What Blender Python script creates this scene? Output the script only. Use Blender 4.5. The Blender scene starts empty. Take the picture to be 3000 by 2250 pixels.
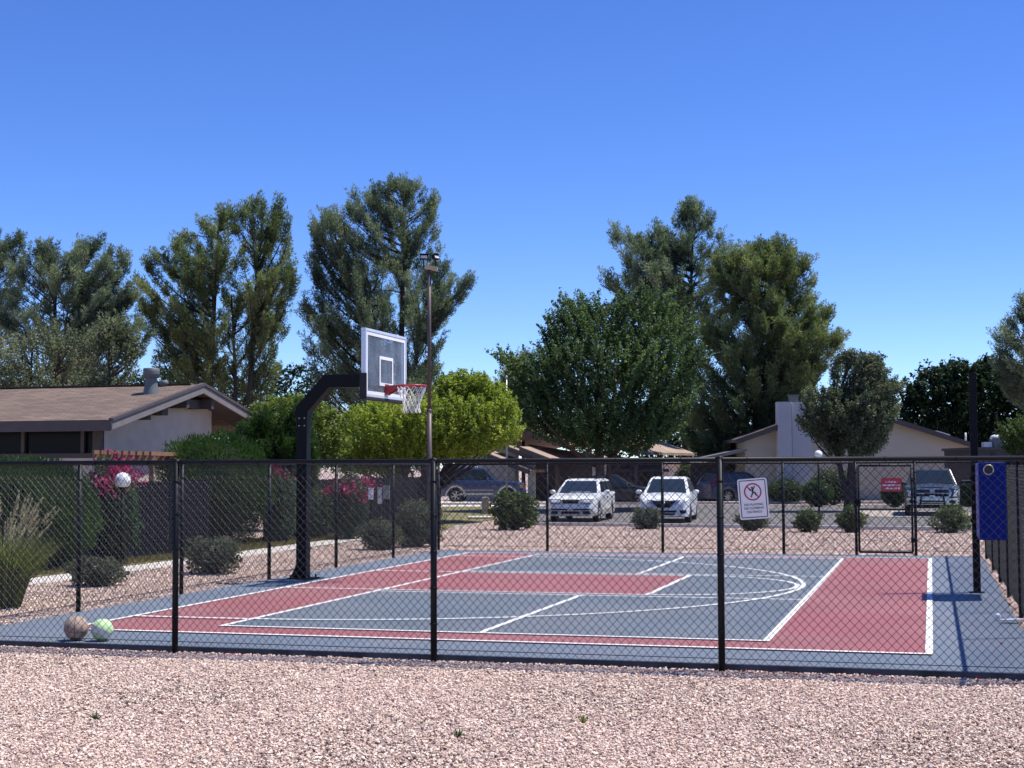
# Recreation of a fenced half-court with a car park and houses behind it
SKY_AIR, SKY_DUST, SKY_OZ, SKY_SAT, SKY_HUE, SKY_STR = 0.7, .0, 6.0, 1.18, .515, .150
SUN_STR, EXPO = 4.9, 0.42
WIRE_R = .0024
import bpy, math, random
import numpy as np
from mathutils import Vector, Matrix

sc = bpy.context.scene
COL = sc.collection
PI = math.pi
# ------------------------------------------------------------------ camera model (measured from the court lines)
F, PITCH, ROLL, H, YAW, X0, Y0 = 4346.4, 0.0558, -0.0037, 1.7713, 0.2746, -4.9603, 16.4468
K = 1.35624
GZ = -0.06                      # gravel level; the court slab top is z = 0

def ray(s):
    du, dv = s[0]-1500, s[1]-1125
    cr, sr = math.cos(ROLL), math.sin(ROLL)
    u, v = du*cr+dv*sr, -du*sr+dv*cr
    x, z = u/F, -v/F
    c, n = math.cos(PITCH), math.sin(PITCH)
    return Vector((x, c-z*n, n+z*c))
def G(x, y, z=GZ):              # ground point seen at photo point (x, y)
    r = ray((x, y)); t = (z-H)/r.z
    return Vector((r.x*t, r.y*t, z))
def P(x, y, Y):                 # point at distance Y
    r = ray((x, y)); t = Y/r.y
    return Vector((r.x*t, Y, H+r.z*t))
def PD(x, y, Y): return P(x*K, y*K, Y)
def GD(x, y, z=GZ): return G(x*K, y*K, z)
CS, SN = math.cos(YAW), math.sin(YAW)
def CT(a, b, z=0.0):            # court frame: a = along the baseline (away), b = to the right
    return Vector((X0+a*SN+b*CS, Y0+a*CS-b*SN, z))

cam_d = bpy.data.cameras.new("camera"); cam = bpy.data.objects.new("camera", cam_d); COL.objects.link(cam)
cam_d.sensor_width = 36; cam_d.lens = F/3000*36; cam_d.clip_end = 3000; cam_d.clip_start = 0.1
cam.matrix_world = Matrix.Translation((0, 0, H)) @ Matrix.Rotation(PI/2+PITCH, 4, 'X') @ Matrix.Rotation(ROLL, 4, 'Z')
sc.camera = cam

# ------------------------------------------------------------------ light
SUN_EL, SUN_AZ = math.radians(65.4), math.atan2(1.38, 0.21)
w = bpy.data.worlds.new("World"); sc.world = w; w.use_nodes = True
nt = w.node_tree; bg = nt.nodes['Background']
sky = nt.nodes.new('ShaderNodeTexSky'); sky.sky_type = 'NISHITA'; sky.sun_disc = False
sky.sun_elevation = SUN_EL; sky.sun_rotation = SUN_AZ
sky.air_density = SKY_AIR; sky.dust_density = SKY_DUST; sky.ozone_density = SKY_OZ; sky.altitude = 350
hs = nt.nodes.new('ShaderNodeHueSaturation'); hs.inputs['Saturation'].default_value = SKY_SAT; hs.inputs['Hue'].default_value = SKY_HUE
nt.links.new(sky.outputs[0], hs.inputs['Color']); nt.links.new(hs.outputs[0], bg.inputs[0])
bg.inputs[1].default_value = SKY_STR
sun_d = bpy.data.lights.new("sun", 'SUN'); sun_d.energy = SUN_STR; sun_d.angle = math.radians(0.5); sun_d.color = (1, .96, .9)
sun = bpy.data.objects.new("sun", sun_d); COL.objects.link(sun)
sv = Vector((math.sin(SUN_AZ)*math.cos(SUN_EL), math.cos(SUN_AZ)*math.cos(SUN_EL), math.sin(SUN_EL)))
sun.rotation_euler = (-sv).to_track_quat('-Z', 'Y').to_euler(); sun.location = sv*60
sc.view_settings.view_transform = 'Standard'; sc.view_settings.look = 'None'
sc.view_settings.exposure = EXPO; sc.view_settings.gamma = 1
cy = sc.cycles; cy.max_bounces = 6; cy.diffuse_bounces = 3; cy.transparent_max_bounces = 12; cy.use_denoising = True
try: cy.denoising_prefilter = 'ACCURATE'
except Exception: pass

# ------------------------------------------------------------------ materials
M = {}
def newmat(name):
    m = bpy.data.materials.new(name); m.use_nodes = True; M[name] = m
    return m, m.node_tree, m.node_tree.nodes['Principled BSDF']
def mat(name, col, rough=.6, var=.12, scale=6, bump=0., bscale=60, metal=0, spec=.5, det=6, coat=0, dust=0):
    m, t, b = newmat(name)
    b.inputs['Roughness'].default_value = rough; b.inputs['Metallic'].default_value = metal
    b.inputs['Specular IOR Level'].default_value = spec
    if coat: b.inputs['Coat Weight'].default_value = coat; b.inputs['Coat Roughness'].default_value = .04
    tc = t.nodes.new('ShaderNodeTexCoord')
    n = t.nodes.new('ShaderNodeTexNoise'); n.inputs['Scale'].default_value = scale; n.inputs['Detail'].default_value = det
    t.links.new(tc.outputs['Object'], n.inputs['Vector'])
    r = t.nodes.new('ShaderNodeValToRGB')
    e = r.color_ramp.elements
    e[0].position = .3; e[1].position = .7
    e[0].color = tuple(c*(1-var) for c in col)+(1,); e[1].color = tuple(min(1, c*(1+var)) for c in col)+(1,)
    t.links.new(n.outputs['Fac'], r.inputs[0]); t.links.new(r.outputs[0], b.inputs['Base Color'])
    if dust:                                        # wind-blown dust and faint water marks
        n3 = t.nodes.new('ShaderNodeTexNoise'); n3.inputs['Scale'].default_value = .45; n3.inputs['Detail'].default_value = 9; n3.inputs['Roughness'].default_value = .68; n3.inputs['Distortion'].default_value = .8
        t.links.new(tc.outputs['Object'], n3.inputs['Vector'])
        r3 = t.nodes.new('ShaderNodeValToRGB'); r3.color_ramp.elements[0].position = .42; r3.color_ramp.elements[1].position = .72
        r3.color_ramp.elements[0].color = (0, 0, 0, 1); r3.color_ramp.elements[1].color = (dust, dust, dust, 1)
        t.links.new(n3.outputs['Fac'], r3.inputs[0])
        mx = t.nodes.new('ShaderNodeMixRGB'); mx.inputs[2].default_value = (.34, .29, .26, 1)
        t.links.new(r3.outputs[0], mx.inputs[0]); t.links.new(r.outputs[0], mx.inputs[1]); t.links.new(mx.outputs[0], b.inputs['Base Color'])
    if bump:
        n2 = t.nodes.new('ShaderNodeTexNoise'); n2.inputs['Scale'].default_value = bscale; n2.inputs['Detail'].default_value = 5
        t.links.new(tc.outputs['Object'], n2.inputs['Vector'])
        bp = t.nodes.new('ShaderNodeBump'); bp.inputs['Strength'].default_value = bump; bp.inputs['Distance'].default_value = .02
        t.links.new(n2.outputs['Fac'], bp.inputs['Height']); t.links.new(bp.outputs[0], b.inputs['Normal'])
    return m
def ramp_node(t, stops):
    r = t.nodes.new('ShaderNodeValToRGB'); e = r.color_ramp.elements
    while len(e) < len(stops): e.new(.5)
    for k, (p, c) in enumerate(stops): e[k].position = p; e[k].color = tuple(c)+(1,)
    return r
def leafmat(name, stops, trans=.42, rough=.55):
    m, t, b = newmat(name)
    a = t.nodes.new('ShaderNodeAttribute'); a.attribute_name = 'tint'
    r = ramp_node(t, stops); t.links.new(a.outputs['Fac'], r.inputs[0])
    b.inputs['Roughness'].default_value = rough; b.inputs['Specular IOR Level'].default_value = .3
    t.links.new(r.outputs[0], b.inputs['Base Color'])
    tr = t.nodes.new('ShaderNodeBsdfTranslucent')
    g = t.nodes.new('ShaderNodeMixRGB'); g.blend_type = 'MULTIPLY'; g.inputs[0].default_value = 1; g.inputs[2].default_value = (1.1, 1.25, .6, 1)
    t.links.new(r.outputs[0], g.inputs[1]); t.links.new(g.outputs[0], tr.inputs[0])
    mx = t.nodes.new('ShaderNodeMixShader'); mx.inputs[0].default_value = trans
    t.links.new(b.outputs[0], mx.inputs[1]); t.links.new(tr.outputs[0], mx.inputs[2])
    t.links.new(mx.outputs[0], t.nodes['Material Output'].inputs[0])
    return m
def tintmat(name, stops, rough=.85):
    m, t, b = newmat(name)
    a = t.nodes.new('ShaderNodeAttribute'); a.attribute_name = 'tint'
    r = ramp_node(t, stops); t.links.new(a.outputs['Fac'], r.inputs[0])
    t.links.new(r.outputs[0], b.inputs['Base Color']); b.inputs['Roughness'].default_value = rough
    b.inputs['Specular IOR Level'].default_value = .25
    return m
def brickmat(name, c1, c2, mortar, bw, bh, msize=.02, bump=.4, rough=.85, vec='Object', rot=None, vary=.25):
    m, t, b = newmat(name)
    tc = t.nodes.new('ShaderNodeTexCoord'); mp = t.nodes.new('ShaderNodeMapping')
    t.links.new(tc.outputs[vec], mp.inputs[0])
    if rot: mp.inputs['Rotation'].default_value = rot
    br = t.nodes.new('ShaderNodeTexBrick'); br.inputs['Scale'].default_value = 1
    br.inputs['Brick Width'].default_value = bw; br.inputs['Row Height'].default_value = bh; br.inputs['Mortar Size'].default_value = msize
    br.inputs['Color1'].default_value = c1+(1,); br.inputs['Color2'].default_value = c2+(1,); br.inputs['Mortar'].default_value = mortar+(1,)
    t.links.new(mp.outputs[0], br.inputs['Vector'])
    n = t.nodes.new('ShaderNodeTexNoise'); n.inputs['Scale'].default_value = 1.3; n.inputs['Detail'].default_value = 6
    t.links.new(tc.outputs[vec], n.inputs['Vector'])
    r = ramp_node(t, [(.3, (1-vary,)*3), (.7, (1, 1, 1))]); t.links.new(n.outputs['Fac'], r.inputs[0])
    mx = t.nodes.new('ShaderNodeMixRGB'); mx.blend_type = 'MULTIPLY'; mx.inputs[0].default_value = 1
    t.links.new(br.outputs[0], mx.inputs[1]); t.links.new(r.outputs[0], mx.inputs[2]); t.links.new(mx.outputs[0], b.inputs['Base Color'])
    bp = t.nodes.new('ShaderNodeBump'); bp.inputs['Strength'].default_value = bump; bp.inputs['Distance'].default_value = .02; bp.invert = True
    t.links.new(br.outputs['Fac'], bp.inputs['Height']); t.links.new(bp.outputs[0], b.inputs['Normal'])
    b.inputs['Roughness'].default_value = rough
    return m
def gravelmat(name, stops, scale=32, gap=.55):
    m, t, b = newmat(name)
    tc = t.nodes.new('ShaderNodeTexCoord')
    v = t.nodes.new('ShaderNodeTexVoronoi'); v.inputs['Scale'].default_value = scale; v.inputs['Randomness'].default_value = 1
    t.links.new(tc.outputs['Object'], v.inputs['Vector'])
    sep = t.nodes.new('ShaderNodeSeparateColor'); t.links.new(v.outputs['Color'], sep.inputs[0])
    r = ramp_node(t, stops); t.links.new(sep.outputs[0], r.inputs[0])
    n = t.nodes.new('ShaderNodeTexNoise'); n.inputs['Scale'].default_value = .5; n.inputs['Detail'].default_value = 5
    t.links.new(tc.outputs['Object'], n.inputs['Vector'])
    r2 = ramp_node(t, [(.3, (.82, .8, .8)), (.7, (1, 1, 1))]); t.links.new(n.outputs['Fac'], r2.inputs[0])
    mx = t.nodes.new('ShaderNodeMixRGB'); mx.blend_type = 'MULTIPLY'; mx.inputs[0].default_value = 1
    t.links.new(r.outputs[0], mx.inputs[1]); t.links.new(r2.outputs[0], mx.inputs[2])
    t.links.new(mx.outputs[0], b.inputs['Base Color'])
    bp = t.nodes.new('ShaderNodeBump'); bp.inputs['Strength'].default_value = 1; bp.inputs['Distance'].default_value = .05; bp.invert = True
    t.links.new(v.outputs['Distance'], bp.inputs['Height']); t.links.new(bp.outputs[0], b.inputs['Normal'])
    b.inputs['Roughness'].default_value = .9; b.inputs['Specular IOR Level'].default_value = .2
    return m

STONES = [(0, (.11, .075, .06)), (.12, (.42, .295, .24)), (.4, (.64, .475, .38)), (.65, (.73, .57, .46)), (.85, (.78, .67, .55)), (1, (.66, .47, .40))]
tintmat('gravel_stone', STONES, .9)
gravelmat('gravel', [(0, (.22, .15, .13)), (.2, (.46, .33, .29)), (.55, (.66, .50, .44)), (.8, (.76, .63, .56)), (1, (.6, .42, .38))])
gravelmat('pale_gravel', [(0, (.4, .34, .28)), (.4, (.62, .54, .46)), (1, (.78, .7, .62))], 30)
mat('earth', (.16, .115, .09), .95, .3, 3, .5, 40)
mat('concrete', (.56, .51, .45), .9, .1, 2, .2, 40)
mat('kerb_concrete', (.60, .56, .50), .9, .12, 2, .2, 40)
mat('asphalt', (.135, .125, .12), .9, .22, 1.2, .4, 90)
mat('dry_grass', (.17, .15, .06), .95, .35, 2.5, .6, 40)
mat('white_paint', (.80, .80, .78), .6, .05, 3, dust=.25)
mat('court_blue', (.122, .150, .188), .6, .10, .7, .08, 150, spec=.35, dust=.22)
mat('court_grey', (.112, .136, .158), .6, .10, .7, .08, 150, spec=.35, dust=.22)
mat('court_red', (.275, .090, .090), .6, .10, .7, .08, 150, spec=.35, dust=.22)
mat('vinyl', (.007, .008, .010), .5, .1, 5, spec=.2)
mat('wire_vinyl', (.012, .013, .016), .34, .1, 5, spec=.45)
mat('black_steel', (.004, .005, .007), .5, .1, 5, spec=.15)
mat('slab_edge_shade', (.035, .045, .065), .9, .5, 4, .3, 50)  # near-black tone that paints shade onto the slab's edge faces
mat('grey_steel', (.28, .30, .32), .4, .08, 5, metal=.6)
mat('silver_frame', (.62, .66, .72), .35, .05, 5, metal=.35)
mat('dark_pad', (.012, .012, .014), .7, .1, 5)
mat('rim_red', (.36, .028, .03), .4, .1, 8)
mat('net_cord', (.72, .70, .66), .9, .1, 20)
mat('pole_brown', (.075, .05, .042), .5, .12, 8)
mat('lamp_tan', (.42, .33, .22), .6, .08, 4)
mat('lens_grey', (.6, .55, .48), .3, .05, 4)
mat('globe_white', (.86, .86, .84), .3, .03, 4)
mat('sign_white', (.74, .74, .75), .4, .03, 3)
mat('sign_edge', (.62, .62, .64), .4, .03, 3)
mat('ink', (.012, .012, .02), .5, .05, 3)
mat('sign_ring', (.38, .012, .05), .5, .05, 3)
mat('sign_red', (.50, .03, .045), .45, .05, 3)
mat('pad_blue', (.001, .015, .17), .7, .10, 3, .15, 25, spec=.15)
mat('pad_trim', (.12, .15, .38), .55, .08, 3)
mat('pale_patch', (.48, .36, .33), .8, .3, 9)
mat('ring_metal', (.5, .45, .33), .35, .1, 9, metal=.5)
mat('stucco', (.56, .48, .39), .95, .08, 2.5, .5, 70)
mat('grey_stucco', (.42, .40, .36), .95, .08, 2.5, .5, 70)
mat('beige_stucco', (.50, .42, .34), .95, .08, 2.5, .4, 70)
mat('fascia_brown', (.075, .058, .056), .7, .12, 4)
mat('fascia_grey', (.19, .165, .155), .7, .12, 4)
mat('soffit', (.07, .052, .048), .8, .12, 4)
mat('dark_glass', (.003, .003, .004), .3, .1, 3, spec=.12)
mat('window_frame', (.05, .04, .037), .6, .1, 4)
mat('vent_metal', (.12, .135, .135), .6, .12, 5, metal=.2)
mat('cedar', (.20, .105, .062), .8, .2, 8)
mat('fence_wood', (.008, .009, .014), .95, .4, 9, spec=.08)
mat('bark', (.085, .058, .045), .95, .3, 14, .6, 40)
mat('red_bark', (.12, .065, .055), .95, .3, 14, .6, 40)
mat('dark_bark', (.045, .034, .03), .95, .3, 14, .6, 40)
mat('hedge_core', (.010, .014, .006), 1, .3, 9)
brickmat('shingle', (.215, .150, .108), (.135, .094, .072), (.07, .05, .038), .42, .16, .012, .5, .95, vary=.22)
brickmat('tan_shingle', (.42, .31, .23), (.34, .25, .19), (.22, .16, .12), .42, .16, .012, .4, .95, vary=.22)
brickmat('white_brick', (.85, .80, .74), (.81, .76, .70), (.44, .43, .44), .4, .1, .012, .5, .85, vary=.1)
brickmat('siding', (.86, .73, .54), (.82, .70, .52), (.48, .42, .34), 6, .20, .018, .8, .85, vary=.08)
leafmat('pine_leaf', [(0, (0.040, 0.062, 0.053)), (.35, (0.125, 0.160, 0.120)), (.7, (0.219, 0.256, 0.181)), (.92, (0.312, 0.331, 0.250)), (1, (0.375, 0.250, 0.163))])
leafmat('grey_pine_leaf', [(0, (0.055, 0.070, 0.053)), (.4, (0.137, 0.157, 0.105)), (.8, (0.237, 0.237, 0.176)), (1, (0.346, 0.290, 0.229))])
leafmat('olive_pine_leaf', [(0, (0.039, 0.061, 0.037)), (.35, (0.122, 0.154, 0.076)), (.75, (0.232, 0.259, 0.122)), (.92, (0.305, 0.323, 0.171)), (1, (0.342, 0.232, 0.134))])
leafmat('ash_leaf', [(0, (0.036, 0.062, 0.034)), (.5, (0.086, 0.132, 0.060)), (.85, (0.150, 0.216, 0.086)), (1, (0.240, 0.300, 0.120))])
leafmat('lime_leaf', [(0, (0.099, 0.138, 0.022)), (.45, (0.242, 0.297, 0.046)), (.8, (0.374, 0.418, 0.066)), (1, (0.462, 0.473, 0.099))], .45)
leafmat('olive_leaf', [(0, (0.048, 0.060, 0.041)), (.5, (0.132, 0.149, 0.097)), (1, (0.241, 0.253, 0.167))])
leafmat('ficus_leaf', [(0, (.008, .020, .010)), (.6, (.022, .046, .020)), (1, (.052, .085, .034))])
leafmat('hedge_leaf', [(0, (.018, .042, .010)), (.6, (.040, .085, .018)), (1, (.075, .125, .028))])
leafmat('juniper_leaf', [(0, (.014, .034, .010)), (.6, (.035, .072, .018)), (1, (.065, .11, .03))])
leafmat('sage_leaf', [(0, (.035, .045, .03)), (.6, (.085, .10, .066)), (1, (.17, .18, .125))])
leafmat('shrub_leaf', [(0, (.03, .055, .016)), (.6, (.075, .11, .03)), (1, (.14, .17, .055))])
leafmat('yellow_green_leaf', [(0, (.05, .08, .018)), (.45, (.14, .185, .038)), (.8, (.24, .28, .055)), (1, (.34, .35, .085))], .42)
leafmat('vine_leaf', [(0, (.018, .045, .02)), (.6, (.04, .085, .038)), (1, (.09, .15, .08))])
leafmat('bract', [(0, (.26, .008, .08)), (.6, (.46, .016, .17)), (1, (.6, .06, .28))], .4)
leafmat('grass_blade', [(0, (.08, .11, .025)), (.6, (.18, .21, .05)), (1, (.3, .29, .11))], .4)
leafmat('seed_head', [(0, (.42, .35, .26)), (1, (.66, .57, .45))], .4)
leafmat('dry_blade', [(0, (.10, .085, .03)), (.6, (.20, .165, .06)), (1, (.16, .17, .05))], .3)
def carpaint(n, c, metal=.0): return mat(n, c, .3, .03, 2, metal=metal, coat=.6)
carpaint('white_car_paint', (.78, .79, .80)); carpaint('navy_paint', (.015, .030, .095)); carpaint('black_paint', (.008, .010, .016))
carpaint('blue_paint', (.014, .030, .085), .2); mat('slate_paint', (.030, .042, .046), .35, .03, 2, coat=.25)
mat('car_glass', (.018, .028, .038), .06, .1, 2, spec=.7)
mat('tyre_rubber', (.012, .012, .012), .85, .1, 9)
mat('alloy', (.45, .46, .48), .3, .05, 9, metal=.8)
mat('chrome', (.50, .50, .51), .22, .04, 9, metal=.85)
mat('trim_black', (.008, .008, .009), .55, .1, 9, spec=.12)
mat('trim_silver', (.40, .40, .38), .4, .06, 9, metal=.3)
mat('headlamp', (.55, .57, .60), .12, .06, 9, spec=.8)
mat('tail_red', (.42, .012, .014), .25, .1, 9)
mat('amber', (.55, .22, .04), .25, .1, 9)
mat('cabinet', (.55, .56, .55), .5, .08, 6)
mat('cabinet_green', (.22, .25, .22), .5, .08, 6)
mat('bollard_tan', (.42, .33, .23), .9, .1, 6)
mat('ball_tan', (.36, .265, .215), .8, .10, 9, .3, 160)
mat('ball_line', (.04, .032, .03), .8, .1, 9)
mat('ball_green', (.44, .64, .33), .6, .05, 7)
mat('ball_white', (.66, .68, .64), .6, .08, 7)
mat('brown_block', (.15, .11, .09), .9, .15, 5)

def glassmat():
    m, t, b = newmat('board_glass')
    b.inputs['Base Color'].default_value = (.42, .47, .56, 1); b.inputs['Roughness'].default_value = .05
    tr = t.nodes.new('ShaderNodeBsdfTransparent'); tr.inputs[0].default_value = (.82, .85, .88, 1)
    mx = t.nodes.new('ShaderNodeMixShader')
    n = t.nodes.new('ShaderNodeTexNoise'); n.inputs['Scale'].default_value = 3; n.inputs['Detail'].default_value = 6
    tc = t.nodes.new('ShaderNodeTexCoord'); t.links.new(tc.outputs['Object'], n.inputs['Vector'])
    r = ramp_node(t, [(.35, (.13,)*3), (.7, (.27,)*3)]); t.links.new(n.outputs['Fac'], r.inputs[0])
    t.links.new(r.outputs[0], mx.inputs[0]); t.links.new(tr.outputs[0], mx.inputs[1]); t.links.new(b.outputs[0], mx.inputs[2])
    t.links.new(mx.outputs[0], t.nodes['Material Output'].inputs[0])
glassmat()

# ------------------------------------------------------------------ mesh helpers
def link(o, parent=None):
    COL.objects.link(o)
    if parent is not None: o.parent = parent
    return o
def tag(o, label=None, cat=None, group=None, kind=None):
    if label: o['label'] = label
    if cat: o['category'] = cat
    if group: o['group'] = group
    if kind: o['kind'] = kind
    return o
def empty(name, loc, label, cat, group=None, rz=0):
    o = bpy.data.objects.new(name, None); o.empty_display_size = .3
    o.location = loc; o.rotation_euler.z = rz
    COL.objects.link(o)
    return tag(o, label, cat, group)
def clone(o, parent=None):
    c = o.copy(); COL.objects.link(c); c.parent = parent
    for ch in list(o.children): clone(ch, c)
    return c

class MB:
    """collects boxes, tubes, sheets into one mesh"""
    def __init__(s): s.v = []; s.f = []; s.sm = []
    def add(s, vs, fs, smooth=False):
        n = len(s.v); s.v += [tuple(p) for p in vs]; s.f += [tuple(i+n for i in f) for f in fs]; s.sm += [smooth]*len(fs); return s
    def box(s, c, size, rz=0, R=None):
        hx, hy, hz = size[0]/2, size[1]/2, size[2]/2
        if R is None: R = Matrix.Rotation(rz, 3, 'Z')
        c = Vector(c)
        vs = [c+R @ Vector((sx*hx, sy*hy, sz*hz)) for sz in (-1, 1) for sy in (-1, 1) for sx in (-1, 1)]
        return s.add(vs, [(0, 2, 3, 1), (4, 5, 7, 6), (0, 1, 5, 4), (2, 6, 7, 3), (0, 4, 6, 2), (1, 3, 7, 5)])
    def bar(s, p, q, wd, dp, up=(0, 0, 1)):          # rectangular bar from p to q
        p, q = Vector(p), Vector(q); d = (q-p).normalized(); up = Vector(up)
        x = d.cross(up)
        if x.length < 1e-4: x = d.cross(Vector((0, 1, 0)))
        x.normalize(); y = x.cross(d)
        vs = []
        for e in (p, q):
            for a, b in ((-1, -1), (1, -1), (1, 1), (-1, 1)): vs.append(e+x*a*wd/2+y*b*dp/2)
        return s.add(vs, [(3, 2, 1, 0), (4, 5, 6, 7), (0, 1, 5, 4), (1, 2, 6, 5), (2, 3, 7, 6), (3, 0, 4, 7)])
    def tube(s, pts, rad, n=8, caps=True, smooth=True):
        pts = [Vector(p) for p in pts]
        if not hasattr(rad, '__len__'): rad = [rad]*len(pts)
        vs = []; px = None
        for i, p in enumerate(pts):
            d = (pts[min(i+1, len(pts)-1)]-pts[max(i-1, 0)]).normalized()
            if px is None:
                x = d.cross(Vector((0, 0, 1)))
                if x.length < 1e-3: x = d.cross(Vector((0, 1, 0)))
            else: x = px-d*px.dot(d)
            x.normalize(); px = x; y = d.cross(x)
            for k in range(n):
                a = 2*PI*k/n; vs.append(p+(x*math.cos(a)+y*math.sin(a))*rad[i])
        fs = []
        for i in range(len(pts)-1):
            for k in range(n):
                k2 = (k+1) % n
                fs.append((i*n+k, i*n+k2, (i+1)*n+k2, (i+1)*n+k))
        s.add(vs, fs, smooth)
        if caps:
            m = len(s.v)-len(vs); e = m+(len(pts)-1)*n
            s.f.append(tuple(m+k for k in range(n-1, -1, -1))); s.f.append(tuple(e+k for k in range(n))); s.sm += [False, False]
        return s
    def lathe(s, c, prof, n=24, smooth=True):        # prof: (r, z)
        c = Vector(c); vs = []
        for r, z in prof:
            for k in range(n):
                a = 2*PI*k/n; vs.append(c+Vector((r*math.cos(a), r*math.sin(a), z)))
        fs = [(i*n+k, i*n+(k+1) % n, (i+1)*n+(k+1) % n, (i+1)*n+k) for i in range(len(prof)-1) for k in range(n)]
        return s.add(vs, fs, smooth)
    def sphere(s, c, r, n=20, m=12, sc=(1, 1, 1)):
        prof = [(max(1e-4, r*math.sin(PI*i/m)), -r*math.cos(PI*i/m)) for i in range(m+1)]
        c = Vector(c); vs = []
        for rr, z in prof:
            for k in range(n):
                a = 2*PI*k/n; vs.append(c+Vector((rr*math.cos(a)*sc[0], rr*math.sin(a)*sc[1], z*sc[2])))
        fs = [(i*n+k, i*n+(k+1) % n, (i+1)*n+(k+1) % n, (i+1)*n+k) for i in range(m) for k in range(n)]
        return s.add(vs, fs, True)
    def poly(s, pts): return s.add(pts, [tuple(range(len(pts)))])
    def slab(s, pts, dz):                             # polygon extruded along dz (a vector or a height)
        d = Vector((0, 0, dz)) if not hasattr(dz, '__len__') else Vector(dz)
        a = [Vector(p) for p in pts]; n = len(a)
        return s.add(a+[p+d for p in a], [tuple(range(n-1, -1, -1)), tuple(range(n, 2*n))]+[(i, (i+1) % n, n+(i+1) % n, n+i) for i in range(n)])
    def build(s, name, m, parent=None, bevel=0, origin=None):
        me = bpy.data.meshes.new(name)
        vs = s.v
        if origin is not None:
            o3 = Vector(origin); vs = [tuple(Vector(p)-o3) for p in vs]
        me.from_pydata(vs, [], s.f); me.polygons.foreach_set('use_smooth', s.sm)
        me.materials.append(M[m] if isinstance(m, str) else m); me.update()
        o = bpy.data.objects.new(name, me)
        if origin is not None: o.location = origin
        link(o, parent)
        if bevel:
            b = o.modifiers.new('bevel', 'BEVEL'); b.width = bevel; b.segments = 2; b.limit_method = 'ANGLE'
        return o
def npmesh(name, V, k, m, parent=None, tint=None, smooth=False):
    """V: (n*k,3) vertices, every k of them a face"""
    V = np.asarray(V, dtype=np.float32).reshape(-1, 3); n = len(V)//k
    me = bpy.data.meshes.new(name)
    me.vertices.add(len(V)); me.vertices.foreach_set('co', V.ravel())
    me.loops.add(len(V)); me.loops.foreach_set('vertex_index', np.arange(len(V), dtype=np.int32))
    me.polygons.add(n); me.polygons.foreach_set('loop_start', np.arange(0, n*k, k, dtype=np.int32))
    try: me.polygons.foreach_set('loop_total', np.full(n, k, dtype=np.int32))
    except Exception: pass
    me.polygons.foreach_set('use_smooth', np.zeros(n, dtype=bool))
    if tint is not None:
        at = me.attributes.new('tint', 'FLOAT', 'POINT'); at.data.foreach_set('value', np.repeat(np.asarray(tint, dtype=np.float32), k))
    me.update(calc_edges=True); me.materials.append(M[m])
    return link(bpy.data.objects.new(name, me), parent)
def text_mesh(name, s, size, m, parent, mw, depth=.002, space=1.0, xs=1.0):
    cu = bpy.data.curves.new(name, 'FONT'); cu.body = s; cu.size = size; cu.align_x = 'CENTER'; cu.align_y = 'CENTER'; cu.extrude = depth; cu.space_character = space
    t = bpy.data.objects.new(name, cu); COL.objects.link(t)
    dg = bpy.context.evaluated_depsgraph_get(); dg.update()
    me = bpy.data.meshes.new_from_object(t.evaluated_get(dg))
    bpy.data.objects.remove(t); me.name = name
    me.transform(Matrix.Diagonal((xs, 1, 1, 1))); me.transform(mw)
    me.materials.clear(); me.materials.append(M[m])
    return link(bpy.data.objects.new(name, me), parent)
# ================================================================== SETTING
def sheet(name, pts, z, m, kind='structure', parent=None):
    mb = MB(); mb.poly([(p[0], p[1], z) for p in pts]); o = mb.build(name, m, parent)
    if kind: o['kind'] = kind
    return o
def ctrect(mb, a0, a1, b0, b1, z):
    mb.poly([CT(a0, b0, z), CT(a0, b1, z), CT(a1, b1, z), CT(a1, b0, z)])
mb = MB(); mb.poly([(-900, -60, -.078), (900, -60, -.078), (900, 1800, -.078), (-900, 1800, -.078)])
tag(mb.build('ground', 'gravel'), kind='structure')
# asphalt car park, kerbs, walks
lot = [G(1556, 1537), G(2900, 1554), G(3500, 1561), G(3500, 1478), G(1300, 1478), G(1556, 1482)]
sheet('parking_lot', lot, -.070, 'asphalt')
mb = MB()
a, b = G(1556, 1538), G(3500, 1562); mb.bar((a.x, a.y, -.03), (b.x, b.y, -.03), .16, .12)
c = G(1556, 1482); mb.bar((a.x, a.y+.1, -.034), (c.x, c.y, -.034), .16, .12)
tag(mb.build('kerb', 'kerb_concrete'), kind='structure')
mb = MB(); mb.slab([(-8, 72.3, -.12), (40, 72.3, -.12), (40, 74.2, -.12), (-8, 74.2, -.12)], .16)
tag(mb.build('pavement', 'concrete'), kind='structure')
isl = [G(2470, 1496), G(2660, 1498), G(2900, 1502), G(2900, 1514), G(2640, 1515), G(2520, 1513)]
sheet('gravel_island', isl, -.05, 'pale_gravel')
sheet('driveway', [G(1296, 1486), G(1560, 1484), (4.5, 80, 0), (-12, 80, 0)], -.066, 'concrete')
sheet('lawn', [G(1285, 1484), G(1552, 1484), G(1552, 1512), G(1480, 1516), G(1330, 1540), G(1285, 1562)], -.058, 'dry_grass')
mb = MB(); mb.slab([G(1372, 1517, -.07), G(1440, 1517, -.07), G(1440, 1521, -.07), G(1372, 1521, -.07)], .07)
tag(mb.build('concrete_slab', 'concrete'), kind='structure')
sheet('path', [CT(-8, -5.35), CT(-8, -4.5), CT(14, -4.5), CT(14, -5.35)], -.062, 'concrete')
o = sheet('path', [CT(14, -5.35), CT(14, -4.5), CT(30.5, -5.0), CT(30.5, -5.9)], -.0622, 'concrete')
sheet('lawn', [CT(-8, -7.6), CT(-8, -5.37), CT(14, -5.37), CT(30.5, -5.92), CT(30.5, -7.6)], -.055, 'dry_grass')
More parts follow.
